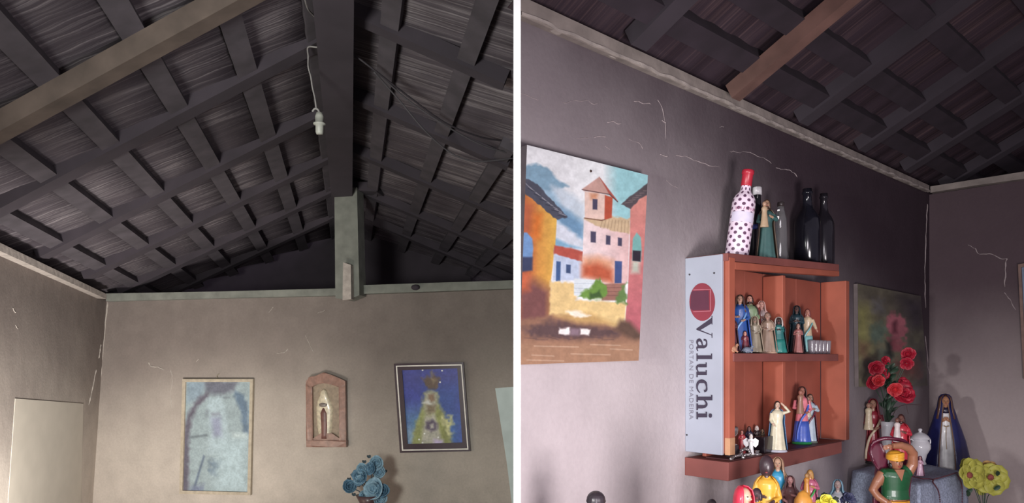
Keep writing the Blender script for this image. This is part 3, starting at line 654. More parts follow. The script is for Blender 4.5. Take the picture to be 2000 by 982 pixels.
def head(root, h, c, skinm, hairm, hs=1.0, veil=None, beard=False, turn=0, hairlen=.5, cap=None):
    c = V(c); r = .062*h*hs
    bm = bmesh.new(); tube(bm, [c-V((0, 0, r*1.9)), c-V((0, 0, r*.5))], [r*.52, r*.46], 10)
    ball(bm, c, r, .80, .92, 1.12, 16, 12); ball(bm, c+V((0, -r*.25, -r*.55)), r*.6, .9, .95, .9, 10, 8)
    tube(bm, [c+V((0, -r*.86, r*.18)), c+V((0, -r*1.12, -r*.22)), c+V((0, -r*.85, -r*.3))], [r*.08, r*.17, r*.1], 6)
    for sx in (-1, 1): ball(bm, c+V((sx*r*.8, 0, -r*.05)), r*.2, .4, .7, 1.1, 6, 5)
    o = part('head', bm, skinm, root); remesh(o, r*.11)
    bm = bmesh.new()
    for sx in (-1, 1): ball(bm, c+V((sx*r*.33, -r*.86, r*.12)), r*.11, 1.3, .5, .7, 6, 5)
    part('eyes', bm, mat('painted_eye', (34, 26, 26), .3), root)
    bm = bmesh.new(); ball(bm, c+V((0, -r*.86, -r*.52)), r*.16, 1.5, .4, .5, 8, 5); part('mouth', bm, mat('painted_mouth', (150, 60, 60), .4), root)
    bm = bmesh.new()
    if veil is not None:
        rr = r/h; z = c.z/h; cx = c.x/h; cy = c.y/h
        robe_rings(bm, [(z-rr*3.6, .118, cx, cy+.012), (z-rr*2.4, .100, cx, cy+.01), (z-rr*1.2, rr*1.32, cx, cy), (z-.0, rr*1.22, cx, cy), (z+rr*.75, rr*1.02, cx, cy), (z+rr*1.2, rr*.6, cx, cy+.004), (z+rr*1.32, rr*.05, cx, cy+.006)],
                   h, 7, .04, 22, (-132, 132), ry=.95)
        o = part('veil', bm, veil, root, True); solid(o, r*.12)
    elif cap is not None:
        ball(bm, c+V((0, r*.08, r*.42)), r*1.08, 1, 1.05, .95, 14, 10)
        tube(bm, smooth_path([c+V((math.cos(a)*r*.95, math.sin(a)*r*1.0+r*.05, r*.32+.1*r*math.sin(a))) for a in np.linspace(0, 2*math.pi, 12)], 3), r*.17, 7)
        o = part('headwear', bm, cap, root, True); remesh(o, r*.09)
    else:
        ball(bm, c+V((0, r*.22, r*.20)), r*1.04, .90, .95, 1.08, 14, 10)
        L = hairlen
        for a in np.linspace(-2.2, 2.2, 9):
            q = c+V((math.sin(a)*r*.72, math.cos(a)*r*.70+r*.18, r*.2)); tube(bm, [q, q+V((math.sin(a)*r*.12, r*.05, -r*1.2*L-r*.3)), q+V((math.sin(a)*r*.25, r*.1, -r*2.4*L))], [r*.34, r*.30, r*.12], 6)
        o = part('hair', bm, hairm, root, True); remesh(o, r*.10)
    if beard:
        bm = bmesh.new(); ball(bm, c+V((0, -r*.48, -r*.95)), r*.55, .85, .7, 1.0, 10, 8); part('beard', bm, hairm, root, True)
def figurine(name, label, base, h, face, robe, skinc=(196, 150, 122), hair=(60, 42, 34), mantle=None, veil=None, arms='pray', basec=None, beard=False, hs=1.0, sash=None,
             width=1.0, child=None, cap=None, hairlen=.6, lean=0, group=None, marc=(-118, 118), low=None, trim=None, cat='figurine'):
    root = thing(name, label, cat, base, face, group)
    z0 = .0
    if basec:
        bm = bmesh.new(); lathe(bm, [(.001, 0), (.175*h*width, 0), (.180*h*width, .012*h), (.165*h*width, .035*h), (.15*h*width, .042*h), (.001, .042*h)], 24, sy=.85)
        part('plinth', bm, gloss(basec), root)
    bm = bmesh.new(); robe_rings(bm, [(z, r*width if z < .7 else r*(.5+.5*width)) for z, r in ROBE], h, lean=lean)
    A = ARMS[arms]
    for ar in A:
        p = [V(q)*h for q in ar]; w1 = .040*h; pe = p[2]+(p[1]-p[2])*.25
        tube(bm, [p[0], p[1], pe], [w1, w1*.92, w1*.72], 10)
    o = part('robe', bm, gloss(robe), root); remesh(o, h*.009)
    for ar in A:
        bm = bmesh.new(); p = [V(q)*h for q in ar]; tube(bm, [p[2]+(p[1]-p[2])*.4, p[2]+(p[2]-p[1])*.08], [.022*h, .018*h], 8); small_hand(bm, p[2], p[2]-p[1], .042*h)
        part('hand', bm, skin('%d_%d_%d' % skinc, skinc), root)
    if low:                       # lower skirt of another colour below the tunic
        bm = bmesh.new(); robe_rings(bm, [(.02, .158*width), (.06, .163*width), (.15, .148*width), (.30, .130*width), (.40, .121*width)], h, lean=lean); part('underskirt', bm, gloss(low), root, True)
    if mantle:
        bm = bmesh.new(); robe_rings(bm, [(z, r*width if z < .7 else r*(.5+.5*width)) for z, r in MANT], h, 6, .05, 36, marc, lean=lean)
        o = part('mantle', bm, gloss(mantle), root, True); solid(o, .012*h)
        if trim:
            bm = bmesh.new()
            for a in marc:
                a = math.radians(a); tube(bm, [(r*width*math.sin(a)*h*1.02, r*width*.78*math.cos(a)*h*1.02-.004*h, z*h) for z, r in MANT], .008*h, 5)
            part('mantle_trim', bm, gloss(trim), root)
    if sash:
        bm = bmesh.new(); tube(bm, smooth_path([(.11*h, -.02*h, .70*h), (.05*h, -.105*h, .56*h), (-.04*h, -.11*h, .42*h), (-.09*h, -.095*h, .22*h), (-.10*h, -.10*h, .08*h)], 4), [.019*h]*17, 7)
        part('sash', bm, gloss(sash), root, True)
    head(root, h, (lean*.92*h, -.012*h, .925*h), skin('%d_%d_%d' % skinc, skinc), gloss(hair), hs, gloss(veil) if veil else None, beard, hairlen=hairlen, cap=gloss(cap) if cap else None)
    if child:
        bm = bmesh.new(); robe_rings(bm, [(z*.42+.52, r*.45, -.06, -.13) for z, r in ROBE], h, 5, .03, 16); part('child_robe', bm, gloss(child), root, True)
        bm = bmesh.new(); ball(bm, (-.06*h, -.14*h, .905*h), .036*h, 1, 1, 1.15, 10, 8); part('child_head', bm, skin('%d_%d_%d' % skinc, skinc), root, True)
    return root
def on_wall(px, d, z, pyt, pl=RW):
    """point at height z, d in front of the long wall, in the direction of photo column px; and the height reaching row pyt"""
    p = pl.at(px, 700, d); y = p.y; return V((p.x, p.y, z+H)), (700-pyt)/F*y-z
FC = math.atan2(-.30, 1)       # most figures look roughly towards the viewer
def facing(p, add=0): return math.atan2(p.x, -p.y)*0+math.atan2(-p.x, p.y)+math.radians(add)

# ---------------------------------------------------------------- cabinet
M_or = mat('orange_stained_pine', (160, 86, 66), .6, var=.16, scale=9, bump=.2); M_or2 = mat('orange_stained_pine_back', (152, 82, 66), .65, var=.2, scale=7, bump=.2)
M_orr = mat('dull_red_brown_board', (128, 72, 66), .65, var=.2, scale=8, bump=.2); M_shelf = mat('dark_shelf_top', (88, 52, 54), .6, var=.2, scale=8)
M_raw = mat('raw_tan_edge', (196, 148, 112), .7, var=.12, scale=30); M_pan = mat('grey_white_laminate', (160, 165, 178), .5, var=.08, scale=9)
def SW(s, d, z): p = K+T*s+N*d; return V((p.x, p.y, z+H))
def sbox(bm, s0, s1, d0, d1, z0, z1, z2=None, z3=None, mi=0):    # z2,z3: heights of the far end when the board is not level
    z2 = z0 if z2 is None else z2; z3 = z1 if z3 is None else z3
    hull8(bm, [SW(s0, d0, z0), SW(s0, d1, z0), SW(s0, d1, z1), SW(s0, d0, z1)], [SW(s1, d0, z2), SW(s1, d1, z2), SW(s1, d1, z3), SW(s1, d0, z3)], mi)
def bevel(o, w_=.0015): m = o.modifiers.new('bevel', 'BEVEL'); m.width = w_; m.segments = 2; m.limit_method = 'ANGLE'
CAB = thing('wall_cabinet', 'open orange wooden wall cabinet with a grey lettered side board', 'cabinet', SW(-1.5, 0, -.31))
def cpart(name, args, m, label=None, **k):
    bm = bmesh.new(); sbox(bm, *args, **k); o = link(name, bm, m, CAB, label=label); bevel(o); return o
s0 = RW; SL = -1.851
cpart('side_board', (SL, SL+.018, 0, .112, -.247, .268), M_or)
cpart('front_edge', (SL+.002, SL+.030, .1125, .126, -.247, .262), M_or)
cpart('front_edge', (SL+.0015, SL+.0295, .1127, .127, -.250, -.205), M_raw, 'bare tan patch at the foot of the front edge')
cpart('side_board', (-1.165, -1.140, .05, .132, -.262, .250), M_or)
cpart('top_board', (SL-.004, -1.199, .0, .125, .252, .272, .278, .300), M_orr)
cpart('top_rail', (SL+.03, -1.199, .105, .126, .232, .252, .262, .278), M_or)
cpart('bottom_board', (SL-.012, -1.196, .0, .132, -.314, -.266, -.300, -.264), M_orr)
cpart('bottom_lining', (SL+.018, -1.165, .045, .128, -.2655, -.2625), M_shelf)
cpart('shelf', (SL+.018, -1.215, .05, .130, -.008, .014), M_orr)
cpart('divider', (-1.540, -1.524, .05, .112, .0145, .240), M_or); cpart('divider', (-1.540, -1.524, .05, .112, -.262, -.0085), M_or)
for i, (a, b) in enumerate(((-1.833, -1.745), (-1.742, -1.640), (-1.637, -1.535), (-1.532, -1.435), (-1.432, -1.335), (-1.332, -1.165))):
    cpart('back_plank', (a, b, .035+.002*(i % 2), .047+.002*(i % 2), -.262, .250), M_or2)
# grey board screwed on the side, with its printed mark
cpart('lettered_board', (SL-.010, SL-.0005, .0, .112, -.250, .270), M_pan)
SP = Plane(K+T*(SL-.010), -T)
M_ink = mat('dark_plum_ink', (52, 44, 62), .6, var=.05); M_mar = mat('maroon_ink', (128, 44, 58), .6, var=.06); M_mar2 = mat('deep_maroon_ink', (84, 36, 56), .6, var=.08); M_small = mat('faded_ink', (120, 118, 130), .6, var=.05)
def flat(bm, pts, h=.0008, mi=0, o=.0001): 
    try: prism(bm, pts, SP, o, o+h, mi)
    except ValueError: pass
bm = bmesh.new(); flat(bm, [(1371.5+25*math.cos(a), 589.5+37*math.sin(a)) for a in np.linspace(0, 2*math.pi, 41)[:-1]], .0006)
link('printed_disc', bm, M_mar, CAB)
bm = bmesh.new(); flat(bm, [(1349.5, 571), (1353, 568), (1384, 567), (1385, 605), (1353, 606), (1348, 602)], .0004, 0, .0007); link('printed_square', bm, M_mar2, CAB)
bm = bmesh.new()
for a, b in (((1354, 566), (1388, 565)), ((1388, 565), (1388, 607)), ((1388, 607), (1354, 608.5))):
    dx, dy = b[0]-a[0], b[1]-a[1]; L = math.hypot(dx, dy); nx, ny = -dy/L*.55, dx/L*.55
    flat(bm, [(a[0]+nx, a[1]+ny), (b[0]+nx, b[1]+ny), (b[0]-nx, b[1]-ny), (a[0]-nx, a[1]-ny)], .0003, 0, .0008)
link('printed_outline', bm, mat('pale_maroon_line', (176, 110, 122), .6), CAB)
# lettering reads downward; glyphs are drawn as (along, up) -> (row, column)
bm = bmesh.new(); cnt = [0]
def G(pts, base=1360.2):          # pts in (y, rise) photo pixels
    cnt[0] += 1; flat(bm, [(base+u, y) for y, u in pts], .0006+.00002*cnt[0])
def Q(y0, u0, y1, u1): G([(y0, u0), (y1, u0), (y1, u1), (y0, u1)])
def stroke(pts, ws):              # variable width pen stroke made of overlapping quads
    P = smooth_path([(a, b, 0) for a, b in pts], 5); n = len(P); W_ = np.interp(np.linspace(0, 1, n), np.linspace(0, 1, len(ws)), ws)
    for i in range(n-1):
        d = (P[i+1]-P[i]).normalized(); a = V((-d.y, d.x, 0)); G([tuple((P[i]+a*W_[i]/2)[:2]), tuple((P[i+1]+a*W_[i+1]/2)[:2]), tuple((P[i+1]-a*W_[i+1]/2)[:2]), tuple((P[i]-a*W_[i]/2)[:2])])
# V
G([(619.5, 31), (630.5, 31), (646, 5), (641.5, 0)]); G([(641, 0), (644, 0), (655.5, 31), (653.8, 31)]); Q(616.5, 29.6, 633.5, 31); Q(650, 29.6, 659.5, 31)
# a
stroke([(663.5, 14), (664, 18), (669, 19.8), (675, 18.5), (677, 14)], [4, 3.5, 2, 4, 6.5]); Q(673.8, 1.5, 680.2, 15); stroke([(677, 1.8), (681, .8), (685.5, 2.4)], [4, 2.4, 1.2])
stroke([(675, 11.8), (667, 9.5), (663.6, 5.5), (666, 1.6), (671, 1.4), (675, 4)], [1.6, 3, 6, 4, 2.4, 1.4])
# l
Q(693.8, 0, 701.2, 30); Q(690, 0, 705, 1.6); Q(690.2, 28.6, 695, 30)
# u
Q(710.5, 5, 717.2, 19.5); Q(707.5, 18, 712, 19.5); stroke([(713.8, 6), (715, 1.6), (720, .4), (726, 3)], [6.4, 4.2, 2.4, 1.2]); Q(725.6, 0, 732.2, 19.5); Q(722.6, 18, 727, 19.5); Q(731, 0, 736.5, 1.6)
# c
stroke([(763.5, 15), (762, 18.6), (755.5, 19.4), (747, 17), (744.3, 10), (747, 3), (755, .6), (762, 2.2), (766.5, 6)], [5, 3.4, 1.6, 4, 7.5, 4.5, 2.2, 1.5, 1.1])
# h
Q(774.5, 0, 781.5, 30); Q(771.2, 0, 785, 1.6); Q(771.2, 28.6, 776, 30); stroke([(781, 14), (785, 18), (790, 19), (793.6, 15), (794.2, 10)], [1.2, 2, 3, 5.5, 6.8]); Q(790.8, 0, 797.6, 11); Q(787.5, 0, 801, 1.6)
# i
Q(807.5, 0, 814.8, 19.5); Q(804, 0, 818.5, 1.6); Q(804, 18, 809, 19.5); G([(811.4+4.2*math.cos(a), 26.5+2.6*math.sin(a)) for a in np.linspace(0, 2*math.pi, 15)[:-1]])
link('lettering', bm, M_ink, CAB)
fc = bpy.data.curves.new('small_lettering', 'FONT'); fc.body = 'PORTAN DE MADEIRA'; fc.size = 1; fc.space_character = 1.12
fo = bpy.data.objects.new('small_lettering', fc); C.objects.link(fo); bpy.context.view_layer.update()
me = bpy.data.meshes.new_from_object(fo.evaluated_get(bpy.context.evaluated_depsgraph_get())); bpy.data.objects.remove(fo)
xs = [v.co.x for v in me.vertices]; x0, x1 = min(xs), max(xs); ys = [v.co.y for v in me.vertices]; yy = max(ys)
for v in me.vertices:
    y = 664+(v.co.x-x0)/(x1-x0)*155; u = 1346.3+v.co.y/yy*8.0; v.co = W(SP.at(u, y, .0009))
me.materials.append(M_small); o = bpy.data.objects.new('small_lettering', me); C.objects.link(o); o.parent = CAB; o.matrix_parent_inverse = CAB.matrix_world.inverted(); solid(o, .0004)
for x, y in ((1347, 536), (1395, 533), (1341.5, 849)):
    bm = bmesh.new(); ball(bm, W(SP.at(x, y, .0)), .0026, u=10, v=8); link('screw_head', bm, mat('dark_screw', (60, 56, 58), .4, .6), CAB)

# ---------------------------------------------------------------- on top of the cabinet
def dots_mat():
    m = bpy.data.materials.new('polka_wrap'); m.use_nodes = True; nt = m.node_tree; b = nt.nodes['Principled BSDF']; b.inputs['Roughness'].default_value = .4
    uv = nt.nodes.new('ShaderNodeUVMap'); mp = nt.nodes.new('ShaderNodeMapping'); nt.links.new(uv.outputs[0], mp.inputs[0]); mp.inputs['Scale'].default_value = (11, 62, 1)
    mp.inputs['Rotation'].default_value = (0, 0, math.radians(45))
    vt = nt.nodes.new('ShaderNodeTexVoronoi'); vt.voronoi_dimensions = '2D'; vt.inputs['Randomness'].default_value = 0; vt.inputs['Scale'].default_value = 1; nt.links.new(mp.outputs[0], vt.inputs['Vector'])
    r = nt.nodes.new('ShaderNodeValToRGB'); r.color_ramp.elements[0].position = .25; r.color_ramp.elements[1].position = .31
    r.color_ramp.elements[0].color = rgb(98, 66, 92)+(1,); r.color_ramp.elements[1].color = rgb(236, 216, 232)+(1,)
    nt.links.new(vt.outputs['Distance'], r.inputs[0]); nt.links.new(r.outputs[0], b.inputs['Base Color']); return m
ZT = .276
def bottle_root(name, label, px, d, pyt, lean=(0, 0), z=ZT, cat='bottle', group=None):
    p, h = on_wall(px, d, z, pyt); r = thing(name, label, cat, p, 0, group); r.rotation_euler = (lean[0], lean[1], 0); return r, h
def prof(h, pts): return [(r, z*h) for r, z in pts]
b1, h = bottle_root('wine_bottle', 'white polka dot wine bottle with red neck foil leaning on cabinet top', 1438, .062, 331, (0, .135))
h *= 1.0; R_ = h*.128
bm = bmesh.new(); lathe(bm, [(r*R_, z*h) for r, z in ((.001, 0), (.92, 0), (1, .02), (1, .30), (1, .46), (.99, .62), (.93, .67), (.78, .71), (.56, .745), (.44, .77), (.42, .82), (.42, .86))], 40, uv=True); part('glass_body', bm, dots_mat(), b1, True)
bm = bmesh.new(); lathe(bm, [(r*R_, z*h) for r, z in ((.44, .82), (.46, .83), (.46, .95), (.52, .955), (.52, .995), (.48, 1.0), (.001, 1.0))], 28); part('neck_foil', bm, mat('red_foil', (178, 40, 58), .35, var=.08), b1, True)
bm = bmesh.new(); R0 = R_*1.01
for a0, a1, z0_, z1_ in ((-2.9, -.6, .40, .51),):
    n = 18; g = [[bm.verts.new((R0*math.cos(a0+(a1-a0)*i/n), R0*math.sin(a0+(a1-a0)*i/n), z*h)) for i in range(n+1)] for z in (z0_, z1_)]
    for i in range(n): bm.faces.new((g[0][i], g[0][i+1], g[1][i+1], g[1][i]))
part('label', bm, mat('pale_label', (214, 206, 226), .5), b1, True)
bm = bmesh.new(); R0 = R_*1.015
for k, a in enumerate(np.linspace(-2.45, -.95, 8)):           # small illegible pink capitals above the label
    for dz in (0, .012): tube(bm, [(R0*math.cos(a+dz), R0*math.sin(a+dz), .53*h), (R0*math.cos(a+dz+(.05 if k % 2 else -.02)), R0*math.sin(a+dz), .56*h)], .0009, 4)
part('label_print', bm, mat('pink_print', (170, 110, 140), .5), b1)
M_gd = mat('black_green_glass', (22, 22, 30), .16, var=.1, coat=.35, spec=.4); M_gd2 = mat('smoky_glass', (34, 31, 37), .2, var=.1, coat=.2, spec=.4)
BP = ((.001, 0), (.93, 0), (1, .015), (1, .50), (.96, .60), (.72, .68), (.45, .74), (.36, .80), (.34, .93), (.42, .935), (.42, .96), (.36, .965), (.36, 1.0), (.001, 1.0))
def bottle(name, label, px, d, pyt, rr, m, capm=None, capz=.90, profile=BP, **k):
    r, h = bottle_root(name, label, px, d, pyt, **k); R = h*rr
    bm = bmesh.new(); lathe(bm, [(a*R, b*h) for a, b in profile], 32); part('glass_body', bm, m, r, True)
    if capm: bm = bmesh.new(); lathe(bm, [(.40*R, capz*h), (.46*R, capz*h), (.46*R, .995*h), (.40*R, 1.004*h), (.001, 1.004*h)], 24); part('cap', bm, capm, r, True)
    return r, h, R
r, h, R = bottle('glass_bottle', 'slim black bottle with a white cap and narrow blue band behind the polka dot bottle', 1479, .045, 366, .125, M_gd, mat('white_cap', (214, 212, 214), .3))
bm = bmesh.new(); lathe(bm, [(1.01*R, .44*h), (1.02*R, .44*h), (1.02*R, .50*h), (1.01*R, .50*h)], 32); part('paper_band', bm, mat('navy_band', (44, 58, 120), .5), r, True)
figurine('saint_figurine', 'bearded saint figurine in green and tan robes carrying a child on cabinet top', on_wall(1497, .095, ZT, 390)[0], on_wall(1497, .095, ZT, 390)[1], facing(V((.6, 1.9, 0)), 10), (58, 90, 88), (170, 134, 110), (80, 58, 44), mantle=(92, 76, 64), arms='hold', beard=True, child=(176, 150, 122), basec=(120, 108, 98), width=.95)
M_clear = mat('clear_glass', (205, 205, 205), .03, var=.02, trans=.85, coat=1, ior=1.45)
r, h, R = bottle('glass_bottle', 'narrow clear glass bottle with dark cap right of the saint on cabinet top', 1525, .080, 395, .115, M_clear, mat('dark_cap', (52, 44, 44), .4), .93,
    ((.001, 0), (.95, 0), (1, .02), (1, .16), (.9, .24), (.86, .5), (.78, .72), (.60, .82), (.44, .88), (.44, 1.0), (.001, 1.0)))
bottle('glass_bottle', 'taller broad black wine bottle near the right end of cabinet top', 1577, .060, 369, .165, M_gd, z=.292)
r, h, R = bottle('glass_bottle', 'dark bottle with a pale smudge on its shoulder, rightmost on cabinet top', 1609, .055, 378, .135, M_gd2, z=.297)
bm = bmesh.new(); ball(bm, (-.55*R, -.55*R, .56*h), R*.38, 1, .6, 1.5, 10, 8); part('shoulder_smudge', bm, mat('dusty_smudge', (120, 112, 108), .7), r, True)
# ---------------------------------------------------------------- upper shelf
ZS = .0145
def fig(name, label, px, d, z, pyt, *a, add=0, **k):
    p, h = on_wall(px, d, z, pyt); return figurine(name, label, p, h, facing(p, add), *a, **k)
fig('saint_figurine', 'tall dark-veiled lady figurine with white bib and bright blue cloak, left of upper shelf', 1445, .088, ZS, 576, (44, 82, 150), (176, 140, 120), (58, 42, 40), mantle=(40, 78, 158), veil=(92, 66, 60), sash=(120, 168, 220), width=1.15, arms='chest', basec=(70, 50, 50))
bm = bmesh.new()
fig('saint_figurine', 'dark-haired bearded man figurine in pale green robe at back of upper shelf', 1464, .064, ZS, 576, (128, 150, 116), (196, 150, 132), (48, 30, 28), mantle=(70, 52, 50), beard=True, arms='chest', width=1.15, basec=(60, 48, 46))
fig('saint_figurine', 'slender figurine in pale pink veil and rosy white robe on upper shelf', 1487, .064, ZS, 588, (206, 186, 182), (206, 160, 146), (160, 110, 96), veil=(214, 176, 166), mantle=(204, 182, 178), width=1.0, basec=(140, 120, 110), child=(150, 70, 66))
fig('saint_figurine', 'plump grey-brown clay figurine with wide hood, middle of upper shelf', 1474, .108, ZS, 620, (128, 118, 102), (120, 104, 90), (96, 84, 74), mantle=(158, 142, 122), veil=(176, 160, 140), width=1.4, arms='chest', hs=1.4)
fig('saint_figurine', 'brown-robed monk figurine with bald crown, front of upper shelf', 1499, .108, ZS, 612, (150, 128, 112), (150, 118, 104), (110, 84, 74), mantle=(140, 116, 102), arms='chest', width=1.35, hs=1.35, basec=(190, 160, 140), hairlen=.2)
fig('saint_figurine', 'kneeling dark figurine in white headcloth and spreading teal skirt on upper shelf', 1521, .128, ZS, 622, (38, 96, 96), (60, 44, 42), (40, 34, 36), mantle=(54, 44, 46), veil=(190, 180, 176), low=(34, 110, 104), width=1.45, hs=1.5, arms='pray')
fig('saint_figurine', 'low dark maroon figurine against the left board of upper shelf', 1428, .10, ZS, 612, (88, 50, 58), (150, 110, 100), (50, 36, 38), mantle=(70, 44, 52), width=1.2, hs=1.2)
# reclining animals / shepherd of the little crib
def animal(label, px, d, z, length, hgt, m, face, cat='figurine', name='animal_figurine'):
    p, _ = on_wall(px, d, z, 600); r = thing(name, label, cat, p, face); L = length
    bm = bmesh.new(); ball(bm, (0, 0, hgt*.42), L*.30, 1.35, .8, hgt*.42/(L*.30), 14, 10)
    tube(bm, [(L*.28, 0, hgt*.5), (L*.42, -.01*L, hgt*.80)], [hgt*.26, hgt*.17], 10); ball(bm, (L*.47, -.02*L, hgt*.86), hgt*.17, 1.35, .85, .9, 10, 8)
    for sy in (-1, 1):
        tube(bm, [(L*.20, sy*L*.14, hgt*.25), (L*.38, sy*L*.17, hgt*.1), (L*.24, sy*L*.19, hgt*.06)], [hgt*.11, hgt*.08, hgt*.05], 8)
        tube(bm, [(-L*.25, sy*L*.14, hgt*.3), (-L*.08, sy*L*.20, hgt*.14), (-L*.22, sy*L*.22, hgt*.06)], [hgt*.15, hgt*.09, hgt*.05], 8)
        tube(bm, [(L*.42, sy*hgt*.10, hgt*.98), (L*.38, sy*hgt*.26, hgt*1.02)], [hgt*.05, hgt*.03], 6)
    tube(bm, [(-L*.38, 0, hgt*.45), (-L*.46, 0, hgt*.3), (-L*.44, .02*L, hgt*.1)], [hgt*.05, hgt*.04, hgt*.03], 6)
    o = part('body', bm, m, r); remesh(o, hgt*.03); return r
animal('small tan lying cow figurine at front left of upper shelf', 1430, .120, ZS, .040, .024, gloss((186, 138, 110)), .6)
animal('small blue grey lying donkey figurine at front of upper shelf', 1459, .122, ZS, .034, .020, gloss((110, 118, 134)), .2)
fig('saint_figurine', 'little kneeling figurine in dark red with pink face, front of upper shelf', 1455, .108, ZS, 648, (112, 50, 62), (214, 156, 140), (80, 40, 40), mantle=(100, 44, 58), width=1.3, hs=1.6)
# right compartment, upper
fig('saint_figurine', 'dark teal hooded figurine in the right half of upper shelf', 1556, .075, ZS, 597, (36, 62, 72), (90, 70, 66), (30, 34, 40), mantle=(32, 58, 70), veil=(34, 52, 62), width=1.0, basec=(50, 44, 48))
fig('saint_figurine', 'short pink-robed figurine between the dark teal and pale turquoise ones', 1559, .112, ZS, 632, (170, 112, 108), (190, 150, 136), (60, 40, 40), width=1.0, mantle=(80, 50, 54), hs=1.2)
fig('saint_figurine', 'slim figurine with cream top and pale turquoise skirt, right half of upper shelf', 1577, .085, ZS, 603, (200, 178, 148), (180, 128, 112), (116, 60, 58), low=(140, 196, 196), sash=(128, 186, 190), arms='open', width=.88, basec=(110, 88, 84), hairlen=.8)
cup0 = None
for i, (px, d) in enumerate(((1585, .100), (1593, .097), (1600, .096), (1607, .095), (1615, .094))):
    p, h = on_wall(px, d, ZS, 664)
    if cup0 is None:
        cup0 = thing('liqueur_glass', '', 'glass', p, 0, 'tiny glasses in a row on the upper shelf')
        bm = bmesh.new(); R = h*.30
        lathe(bm, [(.001, 0), (R*.8, 0), (R*.85, h*.06), (R, h*.9), (R*1.02, h), (R*.9, h), (R*.86, h*.3), (.001, h*.26)], 20); part('bowl', bm, mat('cloudy_glass', (184, 176, 184), .15, trans=.45, coat=1), cup0, True)
        c = cup0; pr = cup0.children[0]
    else:
        c = cup0.copy(); C.objects.link(c); c.location = p; q = pr.copy(); C.objects.link(q); q.parent = c
    c['label'] = 'tiny cloudy glass, ' + ('nearest the turquoise figurine', 'second from the turquoise figurine', 'in the middle', 'second from the right-hand side board', 'closest to the right-hand side board')[i] + ' in the row of five'
# ---------------------------------------------------------------- lower shelf
ZB = -.2622
fig('saint_figurine', 'large cream-robed lady figurine in blue cloak raising one arm, lower compartment', 1518, .122, ZB, 783, (206, 198, 172), (206, 176, 156), (60, 44, 40), mantle=(72, 112, 152), arms='raised', basec=(190, 190, 204), width=1.08, marc=(-95, 95), add=12)
fig('saint_figurine', 'crowned figurine in pink robe with bright blue sash on a green base', 1566, .080, ZB, 755, (222, 128, 140), (170, 116, 100), (60, 40, 40), low=(70, 98, 190), sash=(78, 110, 206), veil=(84, 56, 56), arms='chest', basec=(40, 150, 80), width=.95, child=(160, 120, 100), add=15)
fig('saint_figurine', 'slim figurine in wine red cloak over pale blue robe beside the green-based one', 1582, .085, ZB, 769, (176, 192, 204), (170, 130, 112), (70, 54, 46), mantle=(104, 36, 54), sash=(112, 36, 52), arms='hold', basec=(120, 130, 120), width=.85, child=(190, 180, 160), add=10)
def chalice(label, px, d, z, pyt, m):
    p, h = on_wall(px, d, z, pyt); r = thing('chalice', label, 'chalice', p); R = h*.32
    bm = bmesh.new(); lathe(bm, [(.001, 0), (R*.8, 0), (R*.85, h*.04), (R*.3, h*.10), (R*.16, h*.2), (R*.3, h*.28), (R*.16, h*.36), (R*.4, h*.45), (R*.9, h*.62), (R, h*.85), (R*.96, h), (R*.88, h), (R*.8, h*.66), (.001, h*.5)], 24); part('cup', bm, m, r, True)
M_sil = mat('tarnished_silver', (190, 184, 184), .25, .85, var=.2, scale=50); M_blk = mat('black_lacquer', (34, 28, 34), .3, var=.2, coat=.5)
chalice('tarnished silver chalice in the lower left corner of the cabinet', 1430, .090, ZB+.03, 833, M_sil)
bm = bmesh.new(); p, _ = on_wall(1430, .090, ZB, 800); lathe(bm, [(.001, 0), (.017, 0), (.017, .030), (.001, .030)], 20, (p.x, p.y, p.z))
tag(link('wooden_block', bm, M_dark), 'dark round block under the silver chalice', 'block')
fig('saint_figurine', 'little red-robed figurine beside the silver chalice on lower shelf', 1449, .085, ZB, 840, (164, 60, 66), (190, 130, 116), (70, 40, 40), width=.9, hs=1.2, mantle=(150, 50, 60))
fig('saint_figurine', 'little dark blue figurine behind the white angel on lower shelf', 1463, .070, ZB, 833, (46, 42, 66), (120, 90, 86), (34, 28, 30), mantle=(40, 36, 58), width=.95, hs=1.2)
fig('saint_figurine', 'little bronze brown figurine left of the large cream lady, wearing a shawl', 1489, .078, ZB+.0, 838, (104, 86, 66), (130, 104, 84), (44, 34, 32), mantle=(76, 62, 52), veil=(60, 48, 44), width=1.0, hs=1.2)
fig('saint_figurine', 'tiny pale-headed dark figurine right behind the white angel', 1478, .062, ZB+.0, 832, (66, 50, 52), (226, 214, 206), (210, 200, 196), mantle=(52, 42, 46), width=.9, hs=1.3)
# white angel with wings
p, h = on_wall(1467, .112, ZB, 848)
AN = figurine('angel_figurine', 'small white winged angel figurine on lower shelf in front of darker figures', p, h, facing(p, 5), (226, 226, 228), (222, 214, 210), (216, 208, 200), arms='pray', width=.9, hs=1.25, basec=(170, 160, 150))
for sx in (-1, 1):
    bm = bmesh.new(); hull8(bm, [V((sx*a*h, b*h, c*h)) for a, b, c in ((.04, .08, .70), (.20, .13, .82), (.36, .15, .70), (.34, .14, .50), (.22, .12, .36), (.06, .09, .48))], [V((sx*a*h, b*h+.02*h, c*h)) for a, b, c in ((.04, .08, .70), (.20, .13, .82), (.36, .15, .70), (.34, .14, .50), (.22, .12, .36), (.06, .09, .48))])
    part('wing', bm, gloss((230, 230, 232)), AN)
